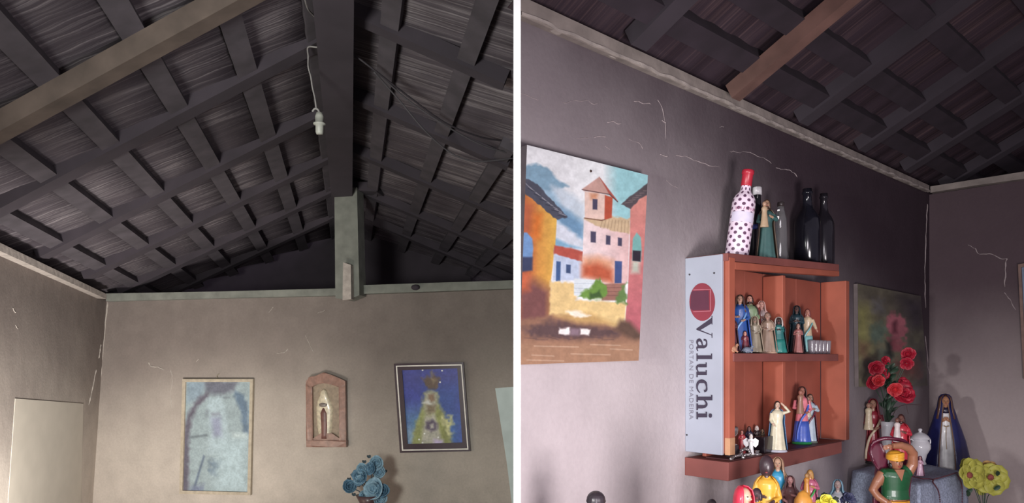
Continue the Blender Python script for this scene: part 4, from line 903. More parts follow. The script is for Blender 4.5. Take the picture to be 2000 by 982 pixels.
# silver chain lying on the shelf, its loose bead
bm = bmesh.new(); q = smooth_path([SW(-1.845, .128, ZB+.003), SW(-1.82, .122, ZB+.005), SW(-1.79, .124, ZB+.010), SW(-1.77, .112, ZB+.016), SW(-1.745, .115, ZB+.018), SW(-1.74, .124, ZB+.008), SW(-1.76, .120, ZB+.004), SW(-1.80, .115, ZB+.004)], 7)
for i, x in enumerate(q): ball(bm, x+V((noise.noise(x*200), 0, abs(noise.noise(x*150))))*.004, .0042, u=8, v=6)
tag(link('bead_chain', bm, M_sil, None, True, 'thing'), 'silver bead chain heaped at the left edge of the lower shelf', 'chain')
bm = bmesh.new(); ball(bm, SW(-1.79, .131, -.2645+.005), .0055, u=12, v=8)
tag(link('metal_bead', bm, M_sil, None, True), 'single pale bead lying on the front rim of the cabinet bottom', 'bead')
bm = bmesh.new(); p = SW(-1.70, .120, ZB); lathe(bm, [(.001, 0), (.012, 0), (.013, .003), (.005, .006), (.007, .012), (.001, .013)], 16, tuple(p))
tag(link('medal_stand', bm, M_sil, None, True), 'small silver foot at the front of the lower shelf before the white angel', 'ornament')
bm = bmesh.new(); sbox(bm, -1.655, -1.600, .085, .118, ZB, ZB+.045)
tag(link('dark_box', bm, M_blk), 'small black box behind the cream lady figurine', 'box'); bevel(bpy.data.objects['dark_box'])

# ---------------------------------------------------------------- altar, cloth-covered box, stool (right room)
M_wood = mat('brown_table_wood', (120, 84, 64), .5, var=.2, scale=10)
ZA = -.62
AL = thing('altar_table', 'long low wooden altar table along the wall under the cabinet', 'table', SW(-1.2, .3, -H))
bm = bmesh.new(); sbox(bm, -2.30, -.03, .015, .66, ZA-.03, ZA); bevel(link('tabletop', bm, M_wood, AL))
for s_, d_ in ((-2.26, .05), (-2.26, .62), (-.08, .05), (-.08, .62)):
    bm = bmesh.new(); sbox(bm, s_-.025, s_+.025, d_-.025, d_+.025, -H, ZA-.03); link('leg', bm, M_wood, AL)
ZC = -.40
def onz(px, py, z): r = ray(px, py); return r*(z/r.z)
A_ = onz(1667, 918, ZC); F_ = onz(1795, 948, ZC); G_ = onz(1886, 922, ZC); B_ = A_+G_-F_
cen = (A_+F_+G_+B_)/4
bm = bmesh.new(); q = [cen+(p-cen)*.93 for p in (A_, F_, G_, B_)]
hull8(bm, [V((p.x, p.y, H+ZA)) for p in q], [V((p.x, p.y, H+ZC-.006)) for p in q])
tag(link('wooden_box', bm, M_wood), 'square wooden box hidden under the grey blue cloth', 'box')
# draped cloth
bm = bmesh.new(); per = []; cs4 = [A_, F_, G_, B_]
for i in range(4):
    a, b = cs4[i], cs4[(i+1) % 4]
    for k in range(26): per.append(a+(b-a)*k/26)
n = len(per); rows = []
for j in range(-4, 9):
    row = []
    for k, p in enumerate(per):
        o = p-cen; o.z = 0; on = o.normalized()
        if j <= 0: q = cen+o*(1+j/4*.999*.98) if j > -4 else cen+o*.02; z = ZC+.001+(.002*noise.noise(q*20))
        else:
            t = j/8; q = cen+o+on*(.006+t*(.012+.016*math.sin(k*.62+1.2*math.sin(k*.21)))); z = ZC-.001-t*(.205+.004*math.sin(k*.9))
            if j == 1: q = cen+o+on*.004; z = ZC-.004
        row.append(bm.verts.new((q.x, q.y, H+z)))
    rows.append(row)
for j in range(len(rows)-1):
    for k in range(n): bm.faces.new((rows[j][k], rows[j][(k+1) % n], rows[j+1][(k+1) % n], rows[j+1][k]))
bm.faces.new(rows[0])
M_cloth = mat('grey_blue_lace_cloth', (158, 168, 188), .8, var=.34, scale=150, bump=.5)
tag(link('table_cloth', bm, M_cloth, None, True), 'grey blue lace cloth draped over the box in the corner', 'cloth')
def bx_at(px, py, z): p = onz(px, py, z); return V((p.x, p.y, H+z))
def figz(name, label, base, pyt, *a, add=0, **k):
    h = (700-pyt)/F*base.y-(base.z-H); return figurine(name, label, base, h, facing(base, add), *a, **k)
ZD = ZC+.0035
figz('saint_figurine', 'tall slim red-hooded figurine on a dark plinth, left side of grey blue cloth', bx_at(1705, 905, ZD), 779, (150, 42, 58), (170, 130, 110), (90, 40, 44), veil=(142, 40, 58), sash=(214, 196, 168), arms='chest', basec=(46, 40, 42), width=.62, mantle=(150, 50, 60), child=(220, 204, 172), cat='figurine')
figz('saint_figurine', 'red-robed bearded figurine holding a white bundle in front of the white vase', bx_at(1760, 921, ZD), 809, (196, 50, 66), (120, 80, 70), (72, 40, 38), mantle=(180, 36, 54), arms='hold', child=(220, 206, 204), width=1.05, beard=True)
figz('saint_figurine', 'little plum-haired figurine in pale pink gown at the cloth edge before the jar', bx_at(1797, 930, ZD), 891, (214, 176, 196), (196, 150, 150), (90, 36, 62), mantle=(112, 44, 76), veil=(100, 38, 66), width=1.1, hs=1.25)
# white vase with red artificial flowers
p = bx_at(1733, 911, ZD); VS = thing('flower_vase', 'slim white vase with tall spray of red artificial flowers before the flower painting', 'vase', p)
dv = p.y
bm = bmesh.new(); hv = (700-823)/F*dv-ZD; lathe(bm, [(.001, 0), (.018, 0), (.017, .01), (.014, hv*.3), (.019, hv*.6), (.0205, hv*.9), (.023, hv), (.019, hv), (.017, hv*.8), (.001, hv*.5)], 28)
part('vase_body', bm, mat('white_porcelain', (226, 226, 230), .3, var=.03, coat=.5), VS, True)
def LP(root, px, py, dy=0):        # local point of a thing seen at a photo pixel, dy metres nearer/farther
    q = ray(px, py)*(root.location.y+dy); return W(q)-root.location
M_stem = mat('dark_green_plastic', (40, 62, 46), .5, var=.2)
def petal(bm, c, d, up, L, wd, curl=.5, mi=0, n=5):
    d = V(d).normalized(); up = V(up); up = (up-d*up.dot(d)).normalized(); s = d.cross(up); rows = []
    for i in range(n+1):
        t = i/n; w_ = wd*math.sin(math.pi*(.12+.80*t))**.7; q = V(c)+d*L*t*(1-.25*curl*t)+up*L*curl*t*t*.8
        rows.append([bm.verts.new(q+s*w_*k/2+up*abs(k)*w_*.16) for k in (-1, -.5, 0, .5, 1)])
    for i in range(n):
        for k in range(4): bm.faces.new((rows[i][k], rows[i][k+1], rows[i+1][k+1], rows[i+1][k])).material_index = mi
def blossom(root, c, r, m, axis=(0, -1, .3), layers=((6, 1, .35), (5, .75, .8), (4, .5, 1.3)), name='flower', seed=0):
    bm = bmesh.new(); ax = V(axis).normalized(); x = ax.orthogonal().normalized(); y = ax.cross(x); rnd = random.Random(seed)
    for n, k, cu in layers:
        o = rnd.random()*6
        for i in range(n):
            a = o+2*math.pi*i/n; petal(bm, V(c), x*math.cos(a)+y*math.sin(a)+ax*.15, ax, r*k*(.9+.2*rnd.random()), r*k*1.15, cu)
    o = part(name, bm, m, root, True); solid(o, r*.03); return o
M_red = mat('red_petals', (158, 22, 46), .55, var=.25, scale=60); M_red2 = mat('orange_red_petals', (184, 42, 50), .55, var=.25, scale=60)
for i, (x, y, r_, m, dy) in enumerate(((1710, 718, 13, M_red, -.02), (1722, 730, 11, M_red, 0), (1703, 748, 12, M_red, -.02), (1716, 744, 10, M_red2, -.04), (1774, 692, 12, M_red, -.02), (1771, 709, 10, M_red, -.03), (1762, 772, 19, M_red, -.04), (1748, 760, 12, M_red2, -.05), (1764, 752, 12, M_red, -.02), (1728, 704, 8, M_red, 0))):
    blossom(VS, LP(VS, x, y, dy), r_*1.22*dv/F, m, (random.uniform(-.6, .6), -1, random.uniform(-.3, .7)), ((5, 1.1, .3), (5, .7, .8), (3, .45, 1.2)), seed=i)
    bm = bmesh.new(); q = LP(VS, x, y, dy); tube(bm, smooth_path([(0, 0, hv*.7), V((q.x*.35, q.y*.3, hv+(q.z-hv)*.5)), q], 5), .0016, 6); part('stem', bm, M_stem, VS)
bm = bmesh.new(); rnd = random.Random(3)
for i in range(46):
    t = rnd.random(); c0 = LP(VS, 1736+rnd.uniform(-6, 6)-3*t, 822-110*t, rnd.uniform(-.02, .02)); petal(bm, c0, (rnd.uniform(-1, 1), rnd.uniform(-1, .4), rnd.uniform(.3, 1.4)), (0, -1, .1), .034, .013, .3)
part('foliage', bm, M_stem, VS, True)
bm = bmesh.new(); tube(bm, smooth_path([LP(VS, 1742, 815), LP(VS, 1752, 797), LP(VS, 1770, 790), LP(VS, 1800, 791)], 5), .0014, 5); tube(bm, [LP(VS, 1770, 790), LP(VS, 1774, 808)], .001, 5)
part('bare_twig', bm, mat('twig_brown', (70, 52, 54), .8), VS)
# lidded jar
p = bx_at(1797, 907, ZD); JR = thing('porcelain_jar', 'white lidded porcelain jar between the red figurines and the blue-cloaked lady', 'jar', p); k = p.y/F; hj = (700-836)/F*p.y-ZD
bm = bmesh.new(); lathe(bm, [(.001, 0), (10*k, 0), (11*k, .004), (9*k, hj*.10), (12*k, hj*.28), (18.5*k, hj*.45), (18.5*k, hj*.55), (14*k, hj*.66), (13*k, hj*.70), (.001, hj*.70)], 36); part('jar_body', bm, MATS['white_porcelain'], JR, True)
bm = bmesh.new(); lathe(bm, [(17*k, hj*.70), (17.5*k, hj*.73), (14*k, hj*.80), (9*k, hj*.86), (3*k, hj*.885), (2.5*k, hj*.91), (4*k, hj*.95), (3.2*k, hj*.985), (.001, hj)], 36); part('lid', bm, MATS['white_porcelain'], JR, True)
for sx in (-1, 1):
    bm = bmesh.new(); tube(bm, smooth_path([(sx*13*k, 0, hj*.66), (sx*19*k, 0, hj*.70), (sx*20*k, 0, hj*.60), (sx*17.5*k, 0, hj*.52)], 4), 1.4*k, 7); part('handle', bm, MATS['white_porcelain'], JR, True)
# tall blue-cloaked lady on a stool behind
bm = bmesh.new(); p = V((0, 0, 0))+ray(1846, 700)*2.83
bm = bmesh.new(); hull8(bm, [V((p.x+a, p.y+b, H+ZA)) for a, b in ((-.055, -.05), (.055, -.05), (.055, .05), (-.055, .05))], [V((p.x+a, p.y+b, H-.442)) for a, b in ((-.055, -.05), (.055, -.05), (.055, .05), (-.055, .05))])
tag(link('wooden_block', bm, M_wood), 'plain wooden block behind the clothed box, under the blue-cloaked lady', 'block')
base = V((p.x, p.y, H-.441)); hL = (700-769)/F*p.y+.441
LD = thing('lady_statue', 'tall lady statue in wide navy blue cloak, white gown front and gold-edged hood', 'statue', base, facing(base, 6))
bm = bmesh.new(); robe_rings(bm, [(0, .17), (.1, .165), (.35, .14), (.6, .105), (.72, .095), (.80, .075), (.83, .05), (.86, .04)], hL, 12, .05, 60, ry=.8); o = part('white_gown', bm, gloss((216, 214, 214)), LD, True)
bm = bmesh.new(); robe_rings(bm, [(.0, .285), (.04, .283), (.2, .262), (.4, .222), (.55, .178), (.66, .142), (.76, .116), (.83, .092), (.90, .082), (.96, .070), (.99, .045), (1.0, .01)], hL, 7, .04, 60, (-161, 161), ry=.78)
o = part('cloak', bm, gloss((26, 30, 84)), LD, True); solid(o, .008*hL)
for sg in (-1, 1):
    bm = bmesh.new(); a = math.radians(161*sg); tube(bm, smooth_path([(r*1.02*math.sin(a)*hL, r*.80*math.cos(a)*hL, z*hL) for z, r in ((.0, .285), (.2, .262), (.4, .222), (.55, .178), (.66, .142), (.76, .116), (.83, .092), (.90, .082), (.96, .070))], 3), .007*hL, 6)
    part('cloak_border', bm, gloss((116, 84, 62)), LD, True)
head(LD, hL, (0, -.03*hL, .905*hL), skin('lady', (170, 122, 92)), gloss((44, 32, 34)), 1.0, gloss((96, 64, 48)))
bm = bmesh.new(); ball(bm, (0, -.018*hL, .785*hL), .068*hL, 1.0, .9, .9, 16, 12); part('dark_collar', bm, gloss((30, 24, 52)), LD, True)
bm = bmesh.new(); tube(bm, smooth_path([(-.03*hL, -.12*hL, .60*hL), (0, -.125*hL, .585*hL), (.03*hL, -.12*hL, .60*hL)], 4), .006*hL, 6); tube(bm, [(0, -.125*hL, .585*hL), (-.005*hL, -.135*hL, .45*hL), (.0, -.145*hL, .30*hL)], .004*hL, 5); part('gold_cord', bm, gloss((150, 120, 76)), LD)
bm = bmesh.new()
bm.free()
for sx in (-1, 1):
    bm = bmesh.new(); small_hand(bm, (sx*.025*hL, -.10*hL, .66*hL), (-sx*.4, -.4, 1), .045*hL)
    tube(bm, [(sx*.08*hL, -.05*hL, .64*hL), (sx*.025*hL, -.10*hL, .665*hL)], [.022*hL, .015*hL], 8); part('hand', bm, skin('lady', (170, 122, 92)), LD)
# rosary over the table edge
bm = bmesh.new(); q = [bx_at(1776, 929, ZD+.003), bx_at(1800, 934, ZD+.003), bx_at(1822, 936, ZD+.003)]
g = (F_+G_)/2; q += [bx_at(1820, 941, ZC+.002)+V((0, -.006, 0))]; e = q[-1].copy(); q += [e+V((.006, -.022, -.03)), e+V((.010, -.026, -.10)), e+V((.012, -.032, -.17))]
for x in smooth_path(q, 12): ball(bm, x, .0024, u=6, v=5)
q = [bx_at(1822, 936, ZD+.003), bx_at(1845, 930, ZD+.003), bx_at(1868, 923, ZD+.003), bx_at(1868, 927, ZD+.002)+V((.0, -.006, 0))]; e = q[-1].copy(); q += [e+V((.002, -.020, -.03)), e+V((.0, -.026, -.09)), e+V((-.004, -.03, -.16))]
for x in smooth_path(q, 12): ball(bm, x, .0024, u=6, v=5)
tag(link('rosary', bm, mat('maroon_beads', (84, 38, 50), .35, coat=.4), None, True), 'thin dark maroon rosary hanging over the front edge of the grey blue cloth', 'rosary')
# yellow flowers in a bottle beside the box
base = V((0, 0, 0))+ray(1922, 700)*2.42; base = V((base.x, base.y, H+ZA)); YF = thing('flower_vase', 'yellow gauze flowers with red centres on thin stems right of the grey blue cloth', 'vase', base)
bm = bmesh.new(); lathe(bm, [(.001, 0), (.022, 0), (.024, .01), (.024, .05), (.014, .075), (.011, .09), (.013, .095), (.009, .095), (.001, .09)], 24); part('vase_body', bm, M_clear, YF, True)
M_yel = mat('yellow_gauze', (166, 164, 70), .6, var=.12, scale=40); M_yel2 = mat('ochre_gauze', (172, 136, 78), .6, var=.12, scale=40)
for i, (x, y, rr, m) in enumerate(((1894, 924, 27, M_yel), (1934, 934, 29, M_yel), (1884, 908, 16, M_yel), (1928, 916, 19, M_yel2), (1916, 948, 18, M_yel), (1950, 944, 16, M_yel))):
    blossom(YF, LP(YF, x, y, .01*i), rr*2.42/F, m, (random.uniform(-.2, .2), -1, .1), ((6, 1.12, .06), (5, .7, .12)) if i < 2 else ((5, 1, .12),), seed=20+i)
    bm = bmesh.new(); tube(bm, smooth_path([(0, 0, .08), LP(YF, 1920+(x-1920)*.3, 970, .01), LP(YF, x, y, .012*i+.006)], 5), .0012, 5); part('stem', bm, M_stem, YF)
for x, y in ((1894, 928), (1935, 932)):
    bm = bmesh.new(); ball(bm, LP(YF, x, y, -.012), .0105, 1, .6, 1, 12, 8); part('flower_centre', bm, mat('brick_red_centre', (132, 66, 56), .8, var=.3, scale=90, bump=.8), YF, True)
for i, (x, y) in enumerate(((1942, 956), (1950, 928), (1888, 962), (1893, 968))):
    bm = bmesh.new(); c0 = LP(YF, x, y, -.012); petal(bm, c0, (.5*(-1)**i, -.2, .6), (0, -1, 0), .022, .016, .2); part('leaf', bm, M_stem, YF, True)
# ---------------------------------------------------------------- man figure in green shirt (in front of the box)
dm = 2.08; base = V((0, 0, 0))+ray(1748, 700)*dm; base = V((base.x, base.y, H+ZA)); MN = thing('man_statue', 'man statue in green shirt and yellow turban, one arm bent over his head, plum cloak', 'statue', base)
MX = lambda px, py, dy=0: V(((px-1748)*dm/F, dy, (700-py)/F*dm-ZA))
M_skn = skin('man', (158, 106, 80))
bm = bmesh.new()
tube(bm, [MX(1748, 908), MX(1749, 924)], [.0135, .015], 12)
hull = [(.024, 1, 918), (.040, 1, 926), (.038, 1, 945), (.033, 1, 962), (.033, 1, 978), (.036, 1, 990)]
robe_rings(bm, [(MX(0, y).z, r, (1748-1748)*0) for r, _, y in reversed(hull)], 1, 2, 0, 28, ry=.62)
tube(bm, [MX(1773, 922), MX(1781, 905, -.004), MX(1779, 884, -.010), MX(1768, 873, -.018), MX(1750, 867, -.026), MX(1732, 868, -.030)], [.016, .0145, .0135, .0125, .0105, .0080], 12)
tube(bm, [MX(1725, 924), MX(1714, 940), MX(1706, 957, .004), MX(1714, 970, -.006), MX(1727, 979, -.018)], [.016, .0145, .0125, .0115, .0085], 12)
for sx in (-1, 1): tube(bm, [V((sx*.019, 0, .19)), V((sx*.024, -.004, .10)), V((sx*.024, .002, .03)), V((sx*.026, -.012, .012))], [.021, .016, .011, .010], 12)
o = part('body', bm, M_skn, MN); remesh(o, .0022)
bm = bmesh.new(); small_hand(bm, MX(1731, 868, -.030), (-1, -.1, -.25), .020); remesh(part('hand', bm, M_skn, MN), .0009)
bm = bmesh.new(); small_hand(bm, MX(1728, 979, -.018), (1, -.4, -.2), .018); remesh(part('hand', bm, M_skn, MN), .0009)
bm = bmesh.new(); robe_rings(bm, [(MX(0, y).z, r) for y, r in ((973, .041), (967, .038), (955, .037), (940, .041), (928, .044), (919, .040), (914, .028))], 1, 6, .02, 40, ry=.70)
for sx, px in ((-1, 1726), (1, 1772)): tube(bm, [MX(px-sx*8, 924), MX(px+sx*1, 926-(8 if sx > 0 else -6))], [.021, .020], 12)
o = part('green_shirt', bm, gloss((28, 84, 50)), MN); remesh(o, .0016)
bm = bmesh.new(); p0 = MX(1748, 914, -.026); hull8(bm, [MX(1738, 914, -.022), MX(1757, 914, -.022), MX(1748, 935, -.034)], [MX(1738, 914, -.027), MX(1757, 914, -.027), MX(1748, 935, -.037)]); part('open_collar_chest', bm, M_skn, MN)
bm = bmesh.new(); robe_rings(bm, [(z, r) for z, r in ((.135, .046), (.17, .045), (.20, .041), (.214, .039))], 1, 9, .04, 36, ry=.72)
for sx in (-1, 1): tube(bm, [V((sx*.020, 0, .17)), V((sx*.026, -.003, .10)), V((sx*.026, 0, .045))], [.026, .022, .020], 12)
remesh(part('yellow_trousers', bm, gloss((216, 150, 44)), MN), .0018)
hc = MX(1747, 901, -.010); bm = bmesh.new(); ball(bm, hc, .0205, .82, .95, 1.15, 16, 12); tube(bm, [hc+V((0, -.019, .004)), hc+V((0, -.024, -.004)), hc+V((0, -.019, -.006))], [.002, .004, .002], 6)
for sx in (-1, 1): ball(bm, hc+V((sx*.0165, .001, -.001)), .0045, .5, .8, 1.2, 8, 6)
remesh(part('head', bm, M_skn, MN), .0013)
bm = bmesh.new()
for sx in (-1, 1): ball(bm, hc+V((sx*.0070, -.0185, .003)), .0024, 1.3, .5, .7, 8, 6)
part('eyes', bm, MATS['painted_eye'], MN)
bm = bmesh.new(); ball(bm, hc+V((0, -.0185, -.011)), .0032, 1.5, .5, .6, 8, 6); part('mouth', bm, MATS['painted_mouth'], MN)
bm = bmesh.new()
for sx in (-1, 1): ball(bm, hc+V((sx*.0155, .002, -.010)), .0085, .6, .8, 1.3, 10, 8)
part('black_curls', bm, gloss((30, 24, 26)), MN, True)
bm = bmesh.new(); ball(bm, hc+V((-.002, .004, .017)), .0215, 1.08, 1.05, .80, 16, 12)
for k in range(3): tube(bm, smooth_path([hc+V((math.cos(a)*.0205-.002, math.sin(a)*.0205+.003, .010+k*.006+.003*math.sin(a+k))) for a in np.linspace(0, 2*math.pi, 12)], 3), .0042, 7)
remesh(part('yellow_turban', bm, gloss((226, 164, 52)), MN), .0014)
bm = bmesh.new(); q = smooth_path([MX(1712, 866, .022), MX(1730, 857, .012), MX(1752, 858, .006), MX(1772, 864, .010), MX(1784, 882, .016), MX(1786, 915, .020), MX(1782, 960, .022), MX(1780, 1020, .024)], 5)
tube(bm, q, [.006]*len(q), 8)
pts = [(1708, 868), (1722, 860), (1732, 872), (1740, 900), (1742, 925), (1724, 926), (1712, 905), (1706, 885)]
hull8(bm, [MX(x, y, .016+.004*math.sin(i*2)) for i, (x, y) in enumerate(pts)], [MX(x, y, .030+.004*math.sin(i*2)) for i, (x, y) in enumerate(pts)])
pts = [(1722, 915), (1784, 900), (1786, 990), (1780, 1080), (1720, 1080), (1716, 980)]
hull8(bm, [MX(x, y, .028) for x, y in pts], [MX(x, y, .040) for x, y in pts])
remesh(part('plum_cloak', bm, gloss((92, 22, 48)), MN), .0022)
bm = bmesh.new(); lathe(bm, [(.001, -.0), (.05, 0), (.052, .006), (.046, .012), (.001, .012)], 28); part('plinth', bm, gloss((60, 56, 54)), MN, True)
# ---------------------------------------------------------------- row of figures standing on the altar
ZR = -.455   # step top
bm = bmesh.new(); sbox(bm, -2.28, -1.46, .06, .335, ZA, ZR-.001)
tag(link('wooden_step', bm, M_wood), 'low wooden step on the altar table carrying the back row of figurines', 'step')
def alt(name, label, px, d, pyt, *a, add=0, z=ZR, **k):
    p, h = on_wall(px, d, z, pyt); return figurine(name, label, p, h, facing(p, add), *a, **k)
alt('saint_figurine', 'figurine with bright red hood over black hair, left of the row below the cabinet', 1449, .405, 939, (206, 180, 150), (200, 160, 136), (34, 26, 30), mantle=(206, 52, 74), veil=(212, 52, 76), width=1.0, arms='pray', hs=.66, add=50, z=ZA)
r = alt('dark_figurine', 'dark brown bald figurine with long head and yellow clothing below the cabinet', 1497, .255, 903, (222, 172, 62), (74, 54, 58), (60, 44, 48), arms='chest', width=1.05, hs=1.0, mantle=(214, 160, 60), hairlen=.1)
bm = bmesh.new(); hh = on_wall(1497, .255, ZR, 903)[1]; ball(bm, (0, .01*hh, hh*.955), hh*.088, .95, .95, 1.5, 16, 12); part('tall_headwear', bm, gloss((58, 42, 48)), r, True)
alt('dark_figurine', 'smaller dark-headed figurine between the red hood and the long-headed figurine', 1478, .29, 955, (206, 160, 66), (78, 60, 62), (56, 44, 50), width=1.1, hs=1.15, arms='chest')
alt('saint_figurine', 'figurine with sandy hair, turquoise blue chest and straw-gold skirt before the cabinet bottom', 1519, .20, 893, (56, 146, 186), (186, 150, 126), (150, 118, 94), mantle=(176, 146, 112), low=(196, 158, 92), sash=(190, 156, 92), veil=(168, 134, 108), width=.85, arms='chest')
alt('saint_figurine', 'brown-veiled figurine with pinkish face in the row below the cabinet', 1543, .235, 929, (120, 84, 84), (190, 142, 138), (80, 56, 58), mantle=(104, 72, 74), veil=(112, 78, 80), low=(156, 140, 92), arms='hold', width=.9)
alt('saint_figurine', 'sandy-haired figurine with pink shoulders and green sash, below the cabinet', 1582, .20, 917, (190, 104, 130), (196, 150, 96), (178, 134, 72), mantle=(176, 92, 122), sash=(60, 160, 78), low=(206, 138, 60), arms='hold', width=1.0, child=(214, 146, 62), hairlen=.9)
bm = bmesh.new(); p, h = on_wall(1569, .29, ZR, 957); robe_rings(bm, [(0, .20), (.2, .20), (.6, .19), (.82, .165), (.95, .09), (1.0, .01)], h, 10, .03, 36)
bmesh.ops.translate(bm, verts=bm.verts, vec=p); tag(link('orange_ornament', bm, gloss((214, 150, 62)), None, True), 'domed orange ornament in front of the green-sashed figurine', 'ornament')
alt('saint_figurine', 'pale blue-veiled lady figurine, rightmost before the grey blue cloth', 1636, .16, 934, (186, 190, 196), (176, 156, 150), (90, 70, 66), mantle=(118, 156, 178), veil=(124, 164, 184), arms='pray', width=.85, z=ZA, hs=.8)
# yellow flowers with dark leaves, navy leaves
def posy(name, label, px, d, pyt, m, m2, spots, leaves, cat='flowers'):
    p, h = on_wall(px, d, ZA, pyt); r = thing(name, label, cat, p)
    bm = bmesh.new(); lathe(bm, [(.001, 0), (.020, 0), (.026, .03), (.022, .07), (.014, .09), (.017, .10), (.001, .09)], 24); part('vase_body', bm, gloss((96, 72, 66)), r, True)
    for i, (x, y, rr) in enumerate(spots):
        q = LP(r, x, y, -.01*(i % 2)); blossom(r, q, rr*p.y/F, m, (random.uniform(-.4, .4), -1, .5), seed=40+i)
        bm = bmesh.new(); tube(bm, [(0, 0, .08), V((q.x*.4, 0, (q.z+.08)/2)), q], .0015, 5); part('stem', bm, M_stem, r)
    bm = bmesh.new(); rnd = random.Random(int(px))
    for x, y in leaves:
        q = LP(r, x, y, .005)
        for k in range(6): petal(bm, q, (math.cos(k*1.05+x), -.3, math.sin(k*1.05+x)), (0, -1, 0), 9*p.y/F, 6*p.y/F, .3)
    for k in range(14): t = k/14; petal(bm, (0, 0, .09+t*(h-.12)), (rnd.uniform(-1, 1), rnd.uniform(-1, 0), 1), (0, -1, 0), .03, .012, .3)
    part('leaves', bm, m2, r, True); return r
posy('flower_vase', 'yellow flower with dark green leaves left of the pale blue-veiled lady', 1612, .40, 962, mat('lemon_petals', (214, 206, 70), .5, var=.15), mat('near_black_green', (38, 46, 40), .5), [(1612, 976, 13), (1626, 984, 10), (1600, 982, 8)], [(1608, 967), (1630, 975), (1598, 976)])
posy('leaf_bunch', 'bunch of dark navy cloth leaves in front of the grey blue cloth', 1656, .42, 955, mat('navy_petals', (40, 44, 72), .6), mat('navy_leaf', (40, 44, 70), .6), [(1655, 972, 12)], [(1650, 966), (1660, 970), (1645, 975), (1665, 978)], 'flowers')
alt('dark_figurine', 'dark rounded head of a small figurine alone against the pale wall, far left', 1164, .20, 969, (52, 44, 50), (50, 42, 48), (46, 38, 44), mantle=(50, 42, 48), hs=1.5, cap=(52, 44, 50), width=1.2)
alt('dark_figurine', 'tip of a dark small figurine at the bottom edge, left of the red hood', 1390, .28, 977, (46, 40, 44), (60, 50, 50), (40, 34, 38), mantle=(44, 38, 42), hs=1.2, width=1.1)
# framed picture at the far right edge of the end wall
FE = thing('framed_print', 'narrow brown frame with blue-grey print at the right edge of the end wall', 'picture', W(R2.at(2010, 742)))
q = [(1988, 516), (2090, 500), (2100, 742), (1999, 740)]; frame(FE, R2, q, inset(q, 6), .002, .022, mat('brown_thin_frame', (122, 96, 86), .6, var=.15, scale=40))
bm = bmesh.new(); prism(bm, inset(q, 5), R2, .001, .010); link('print', bm, mat('blue_grey_print', (110, 126, 150), .5, var=.3, scale=12), FE)

# ---------------------------------------------------------------- left room: remaining things
# robed relief of the plaque
def relief(pts, o1, m, name):
    bm = bmesh.new(); rr = []
    for x, y, r_ in pts:
        c = W(LB.at(x, y, .014)); s_ = r_*1.3*4.2/F; rr.append([bm.verts.new(c+BT*math.cos(a)*s_+LB.n*math.sin(a)*o1*min(1, s_/.02)) for a in np.linspace(0, math.pi, 9)])
    for i in range(len(rr)-1):
        for k in range(8): bm.faces.new((rr[i][k], rr[i][k+1], rr[i+1][k+1], rr[i+1][k]))
    bm.faces.new(rr[0]); bm.faces.new(rr[-1]); return link(name, bm, m, PL, True)
relief([(633, 760, 2), (633, 764, 5), (633, 774, 7), (633, 784, 11), (634, 800, 13.5), (634, 830, 12), (635, 850, 10), (636, 858, 9)], .016, mat('cream_relief', (200, 188, 164), .35, var=.25, scale=60, coat=.5), 'robed_relief')
relief([(634, 796, 4), (634, 806, 7), (635, 830, 6.5), (635, 848, 6), (635, 856, 7)], .021, mat('brown_relief', (112, 76, 70), .4, var=.2), 'inner_robe')
relief([(633, 765, 2), (633, 769, 3.6), (633, 775, 3.4), (633, 779, 2)], .022, mat('relief_face', (170, 150, 130), .4), 'relief_face')
relief([(633, 784, 3), (633, 788, 9), (633, 793, 8), (633, 796, 3)], .020, mat('relief_grey', (116, 106, 100), .4), 'folded_arms')
bm = bmesh.new(); prism(bm, [(611, 856), (626, 846), (648, 846), (663, 856), (663, 862), (611, 862)], LB, .014, .030); link('rocky_base', bm, M_pq, PL)
# paper poster cut by the partition, pale sheet on the left wall
bm = bmesh.new(); prism(bm, [(967, 758), (1004, 755), (1004.5, 1010), (1003, 1010), (990, 905)], LB, .001, .004)
tag(link('paper_poster', bm, mat('pale_green_paper', (196, 208, 206), .7, var=.10, scale=9)), 'pale greenish paper poster hanging crooked at the partition, right of the dark frame', 'poster')
bm = bmesh.new(); prism(bm, [(30, 778), (163, 788), (158, 1010), (14, 1010)], LL, .001, .003)
tag(link('paper_sheet', bm, mat('cream_paper', (180, 172, 160), .7, var=.05, scale=9)), 'faint cream paper sheet on the left wall', 'poster')
# small table and blue roses
c0 = V((0, 0, 0))+ray(716, 700)*3.86; ZL = -.95
TB = thing('side_table', 'small wooden side table under the blue roses', 'table', V((c0.x, c0.y, 0)))
bm = bmesh.new(); boxv(bm, V((c0.x-.3, c0.y-.18, H+ZL-.03)), (.6, 0, 0), (0, .36, 0), (0, 0, .03)); bevel(link('tabletop', bm, M_wood, TB))
for a, b in ((-.27, -.15), (.27, -.15), (-.27, .15), (.27, .15)):
    bm = bmesh.new(); boxv(bm, V((c0.x+a-.02, c0.y+b-.02, 0)), (.04, 0, 0), (0, .04, 0), (0, 0, H+ZL-.03)); link('leg', bm, M_wood, TB)
BRV = thing('rose_vase', 'bunch of dusty blue cloth roses in a brown vase before the back wall', 'vase', V((c0.x, c0.y, H+ZL)))
k = c0.y/F; top = (700-966)/F*c0.y-ZL
bm = bmesh.new(); lathe(bm, [(.001, 0), (17*k, 0), (20*k, top*.3), (14*k, top*.55), (17*k, top*.8), (25*k, top), (22*k, top), (.001, top*.8)], 28, (4*k, 0, 0)); part('vase_body', bm, gloss((84, 60, 62)), BRV, True)
